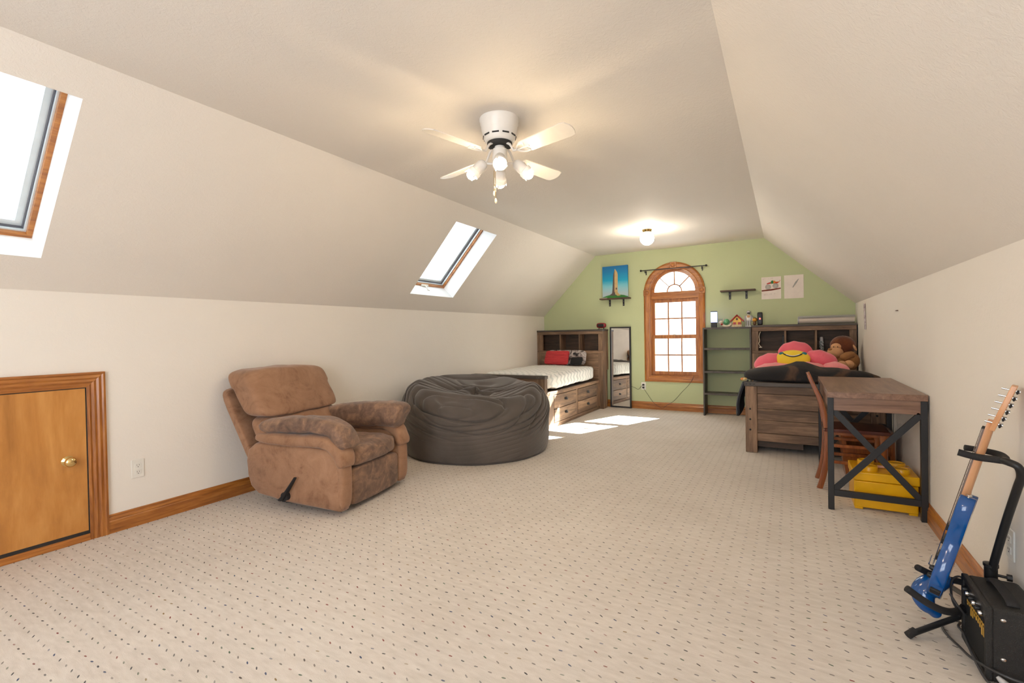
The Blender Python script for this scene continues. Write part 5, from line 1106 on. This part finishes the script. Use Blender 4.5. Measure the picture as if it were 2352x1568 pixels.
# gold letters, blocky strokes
w = MB(); y = AY0 + 0.205; zt = 0.176
for k, hgt in enumerate((0.018, 0.014, 0.040, 0.038, 0.024, 0.026, 0.026, 0.030, 0.046, 0.044)):
    yy_ = AY0 + 0.205 - k * 0.0185; w.box((AX0 - 0.0025, yy_ - 0.0045, zt - hgt), (AX0 - 0.0005, yy_ + 0.0045, zt))
    w.box((AX0 - 0.0025, yy_ - 0.012, zt - 0.012), (AX0 - 0.0005, yy_ + 0.006, zt - 0.006))
obj('gold_lettering', w, M['gold'], am, smooth=False)
obj('handle', MB().tube(smoothpath([(0.618, AY0 + 0.035, AZ + 0.001), (0.618, AY0 + 0.05, AZ + 0.014), (0.618, AY0 + 0.10, AZ + 0.018), (0.618, AY1 - 0.10, AZ + 0.018), (0.618, AY1 - 0.05, AZ + 0.014), (0.618, AY1 - 0.035, AZ + 0.001)], 6), 0.017, 12, flat=0.30), M['foam'], am, ang=180)
for y, z in ((AY0, 0.218), (AY0, 0.090)): obj('screw', MB().ball((0.585, y, z), (0.008, 0.004, 0.006), 12, 6), M['chrome'], am)
for x in (0.575, 0.675):
    for y in (AY0 + 0.03, AY1 - 0.03): obj('foot', MB().cyl((x, y, 0), (x, y, 0.012), 0.011, n=12), M['foam'], am)
w = MB().tube(smoothpath([(0.72, 2.03, 0.060), (0.64, 2.045, 0.055), (0.57, 2.06, 0.060), (0.525, 2.14, 0.045), (0.515, 2.25, 0.020), (0.50, 2.36, 0.006), (0.505, 2.44, 0.006), (0.545, 2.47, 0.008), (0.555, 2.42, 0.03), (0.530, 2.33, 0.055), (0.524, 2.24, 0.075), (0.524, 2.15, 0.055), (0.540, 2.075, 0.020), (0.575, 2.055, 0.008)], 8), 0.0042, 8)
single('guitar_cable', w, M['cable'], 'dark grey cable looped in front of the amplifier', 'cable')
w = MB().tube(smoothpath([(0.500, 2.30, 0.185), (0.520, 2.28, 0.150), (0.548, 2.30, 0.120), (0.570, 2.38, 0.160), (0.560, 2.42, 0.205), (0.530, 2.41, 0.190), (0.520, 2.36, 0.140), (0.535, 2.34, 0.10), (0.545, 2.40, 0.06)], 8), 0.0038, 8)
single('guitar_cable', w, M['cable'], 'thin grey cable coiled between the guitar body and amplifier', 'cable')
w = MB().tube(smoothpath([(0.560, 2.060, 0.050), (0.578, 2.048, 0.035), (0.598, 2.035, 0.020), (0.612, 2.028, 0.010)], 4), [0.005, 0.007, 0.009, 0.011, 0.012, 0.013, 0.013, 0.013, 0.012, 0.011, 0.010, 0.008, 0.006], 12)
single('cable_plug', w, M['silver'], 'grey plug end of a cable lying against the amplifier corner', 'plug')

# ------------------------------------------------------------------ ceiling fan with four bare lamps
FX, FY = -1.464, 2.378
fan = thing('ceiling_fan', 'white four-blade ceiling fan with four lit lamp sockets and pull chains', 'ceiling fan', (FX, FY, ZC))
fc = (FX, FY, 0)
obj('motor_housing', MB().lathe([(0.116, ZC), (0.116, ZC - 0.010), (0.113, ZC - 0.016), (0.113, ZC - 0.030), (0.109, ZC - 0.034), (0.104, ZC - 0.070), (0.103, ZC - 0.074), (0.101, ZC - 0.080), (0.094, ZC - 0.112), (0.086, ZC - 0.130), (0.078, ZC - 0.138), (0.0, ZC - 0.138)], fc, n=48), M['fanwhite'], fan, ang=50)
for k in range(10):
    a = 2 * PI * k / 10; obj('vent_slot', MB().box((-0.020, -0.002, -0.004), (0.020, 0.002, 0.004), rot=None), M['darkslot'], fan).matrix_local = Matrix.Translation((0.0955 * math.cos(a), 0.0955 * math.sin(a), -0.108)) @ Matrix.Rotation(a + PI / 2, 4, 'Z')
obj('rotor', MB().lathe([(0.074, ZC - 0.139), (0.074, ZC - 0.156), (0.050, ZC - 0.160), (0.0, ZC - 0.160)], fc, n=36), M['darkslot'], fan)
ZB = 2.212
def blade_poly():
    return [(0.170, -0.030), (0.185, -0.044), (0.22, -0.048), (0.30, -0.050), (0.49, -0.056), (0.515, -0.050), (0.530, -0.022), (0.534, 0.0), (0.530, 0.022), (0.515, 0.050), (0.49, 0.056), (0.30, 0.050), (0.22, 0.048), (0.185, 0.044), (0.170, 0.030)]
for k in range(4):
    a = math.radians(76 + 90 * k); cx_, sx_ = math.cos(a), math.sin(a); pt_ = math.radians(-15)
    def BP_(r, s_, h): # radial, tangential, height; pitch about radial axis
        s2 = s_ * math.cos(pt_) - h * math.sin(pt_); h2 = s_ * math.sin(pt_) + h * math.cos(pt_)
        return Vector((FX + cx_ * r - sx_ * s2, FY + sx_ * r + cx_ * s2, ZB + h2 + 0.012))
    bl = obj('blade', MB().prism(blade_poly(), lambda p: BP_(p[0], p[1], 0.003), lambda p: BP_(p[0], p[1], -0.003)), M['blade'], fan, smooth=False)
    w = MB().tube([Vector((FX + cx_ * 0.055, FY + sx_ * 0.055, ZC - 0.150)), Vector((FX + cx_ * 0.085, FY + sx_ * 0.085, ZC - 0.170)), Vector((FX + cx_ * 0.115, FY + sx_ * 0.115, ZB + 0.012)), BP_(0.150, 0, -0.004)], 0.007, 8)
    for sd in (-1, 1): w.tube(smoothpath([BP_(0.140, 0, -0.005), BP_(0.160, sd * 0.022, -0.006), BP_(0.185, sd * 0.036, -0.006), BP_(0.215, sd * 0.034, -0.006), BP_(0.205, sd * 0.014, -0.006)], 4), 0.0045, 8)
    w.tube([BP_(0.150, 0, -0.005), BP_(0.235, 0, -0.006)], 0.004, 8)
    obj('blade_arm', w, M['fanwhite'], fan, ang=60)
obj('light_neck', MB().lathe([(0.030, ZC - 0.158), (0.030, ZC - 0.172), (0.042, ZC - 0.176), (0.044, ZC - 0.235), (0.044, ZC - 0.275), (0.036, ZC - 0.290), (0.020, ZC - 0.298), (0, ZC - 0.298)], fc, n=32), M['fanwhite'], fan, ang=50)
ZK = 2.178
for k in range(4):
    a = math.radians(-58.4 + 90 * k); dx, dy = math.cos(a), math.sin(a); ax = Vector((dx * 0.74, dy * 0.74, -0.67)).normalized()
    p0 = Vector((FX + dx * 0.085, FY + dy * 0.085, ZK + 0.012))
    obj('lamp_arm', MB().tube(smoothpath([(FX + dx * 0.035, FY + dy * 0.035, ZK), (FX + dx * 0.062, FY + dy * 0.062, ZK + 0.002), p0 + ax * 0.012], 4), 0.0065, 10), M['fanwhite'], fan)
    so = obj('lamp_socket', MB().lathe([(0.0, 0.0), (0.015, 0.002), (0.028, 0.012), (0.033, 0.030), (0.033, 0.074), (0.036, 0.078), (0.039, 0.080), (0.039, 0.104), (0.034, 0.106), (0.026, 0.104)], p0, axis=ax, n=28), M['fanwhite'], fan, ang=50)
    q = Vector((0, 0, 1)).rotation_difference(ax)
    for j in range(3):
        b = 2 * PI * j / 3 + 0.4; e = q @ Vector((0.033 * math.cos(b), 0.033 * math.sin(b), 0.104)) + p0; e2 = q @ Vector((0.040 * math.cos(b), 0.040 * math.sin(b), 0.128)) + p0
        obj('shade_clip', MB().tube([e, e2], [0.007, 0.002], 8), M['fanwhite'], so)
    obj('bulb', MB().ball(p0 + ax * 0.110, 0.029, 20, 14), M['bulb'], so, ang=180)
for ox, L_ in ((-0.038, 0.120), (-0.030, 0.165)):
    cpt = Vector((FX + ox * 0.86 - 0.02, FY + ox * 0.5 + 0.035, 0)); obj('pull_chain', MB().cyl(cpt + Vector((0, 0, ZC - 0.285)), cpt + Vector((0, 0, ZC - 0.285 - L_)), 0.0018, n=8), M['brass'], fan)
    obj('pull_fob', MB().lathe([(0.0, 0), (0.005, -0.004), (0.0075, -0.020), (0.005, -0.032), (0, -0.034)], cpt + Vector((0, 0, ZC - 0.283 - L_)), n=14), M['cream'], fan, ang=60)

# ------------------------------------------------------------------ globe lights
def globe_light(x, y, label):
    g = thing('ceiling_light', label, 'ceiling light', (x, y, ZC))
    obj('brass_base', MB().lathe([(0.062, ZC), (0.062, ZC - 0.006), (0.056, ZC - 0.014), (0.052, ZC - 0.030), (0.048, ZC - 0.036), (0, ZC - 0.036)], (x, y, 0), n=36), M['brass'], g, ang=40)
    obj('glass_globe', MB().ball((x, y, ZC - 0.108), 0.083, 32, 20), M['globe'], g, ang=180)
globe_light(-1.498, 5.846, 'round white globe ceiling light on a brass base near the green wall')
globe_light(-1.46, -0.95, 'added globe ceiling light out of view behind the camera, for fill light')  # unseen lamp added to lift the room's overall brightness

# ------------------------------------------------------------------ tidy
bh.location.x -= 0.012; rb.location.x += 0.006; ty.location.x += 0.003; rl.location.z += 0.003
for o in bpy.data.objects:
    if '_o' in o: del o['_o']
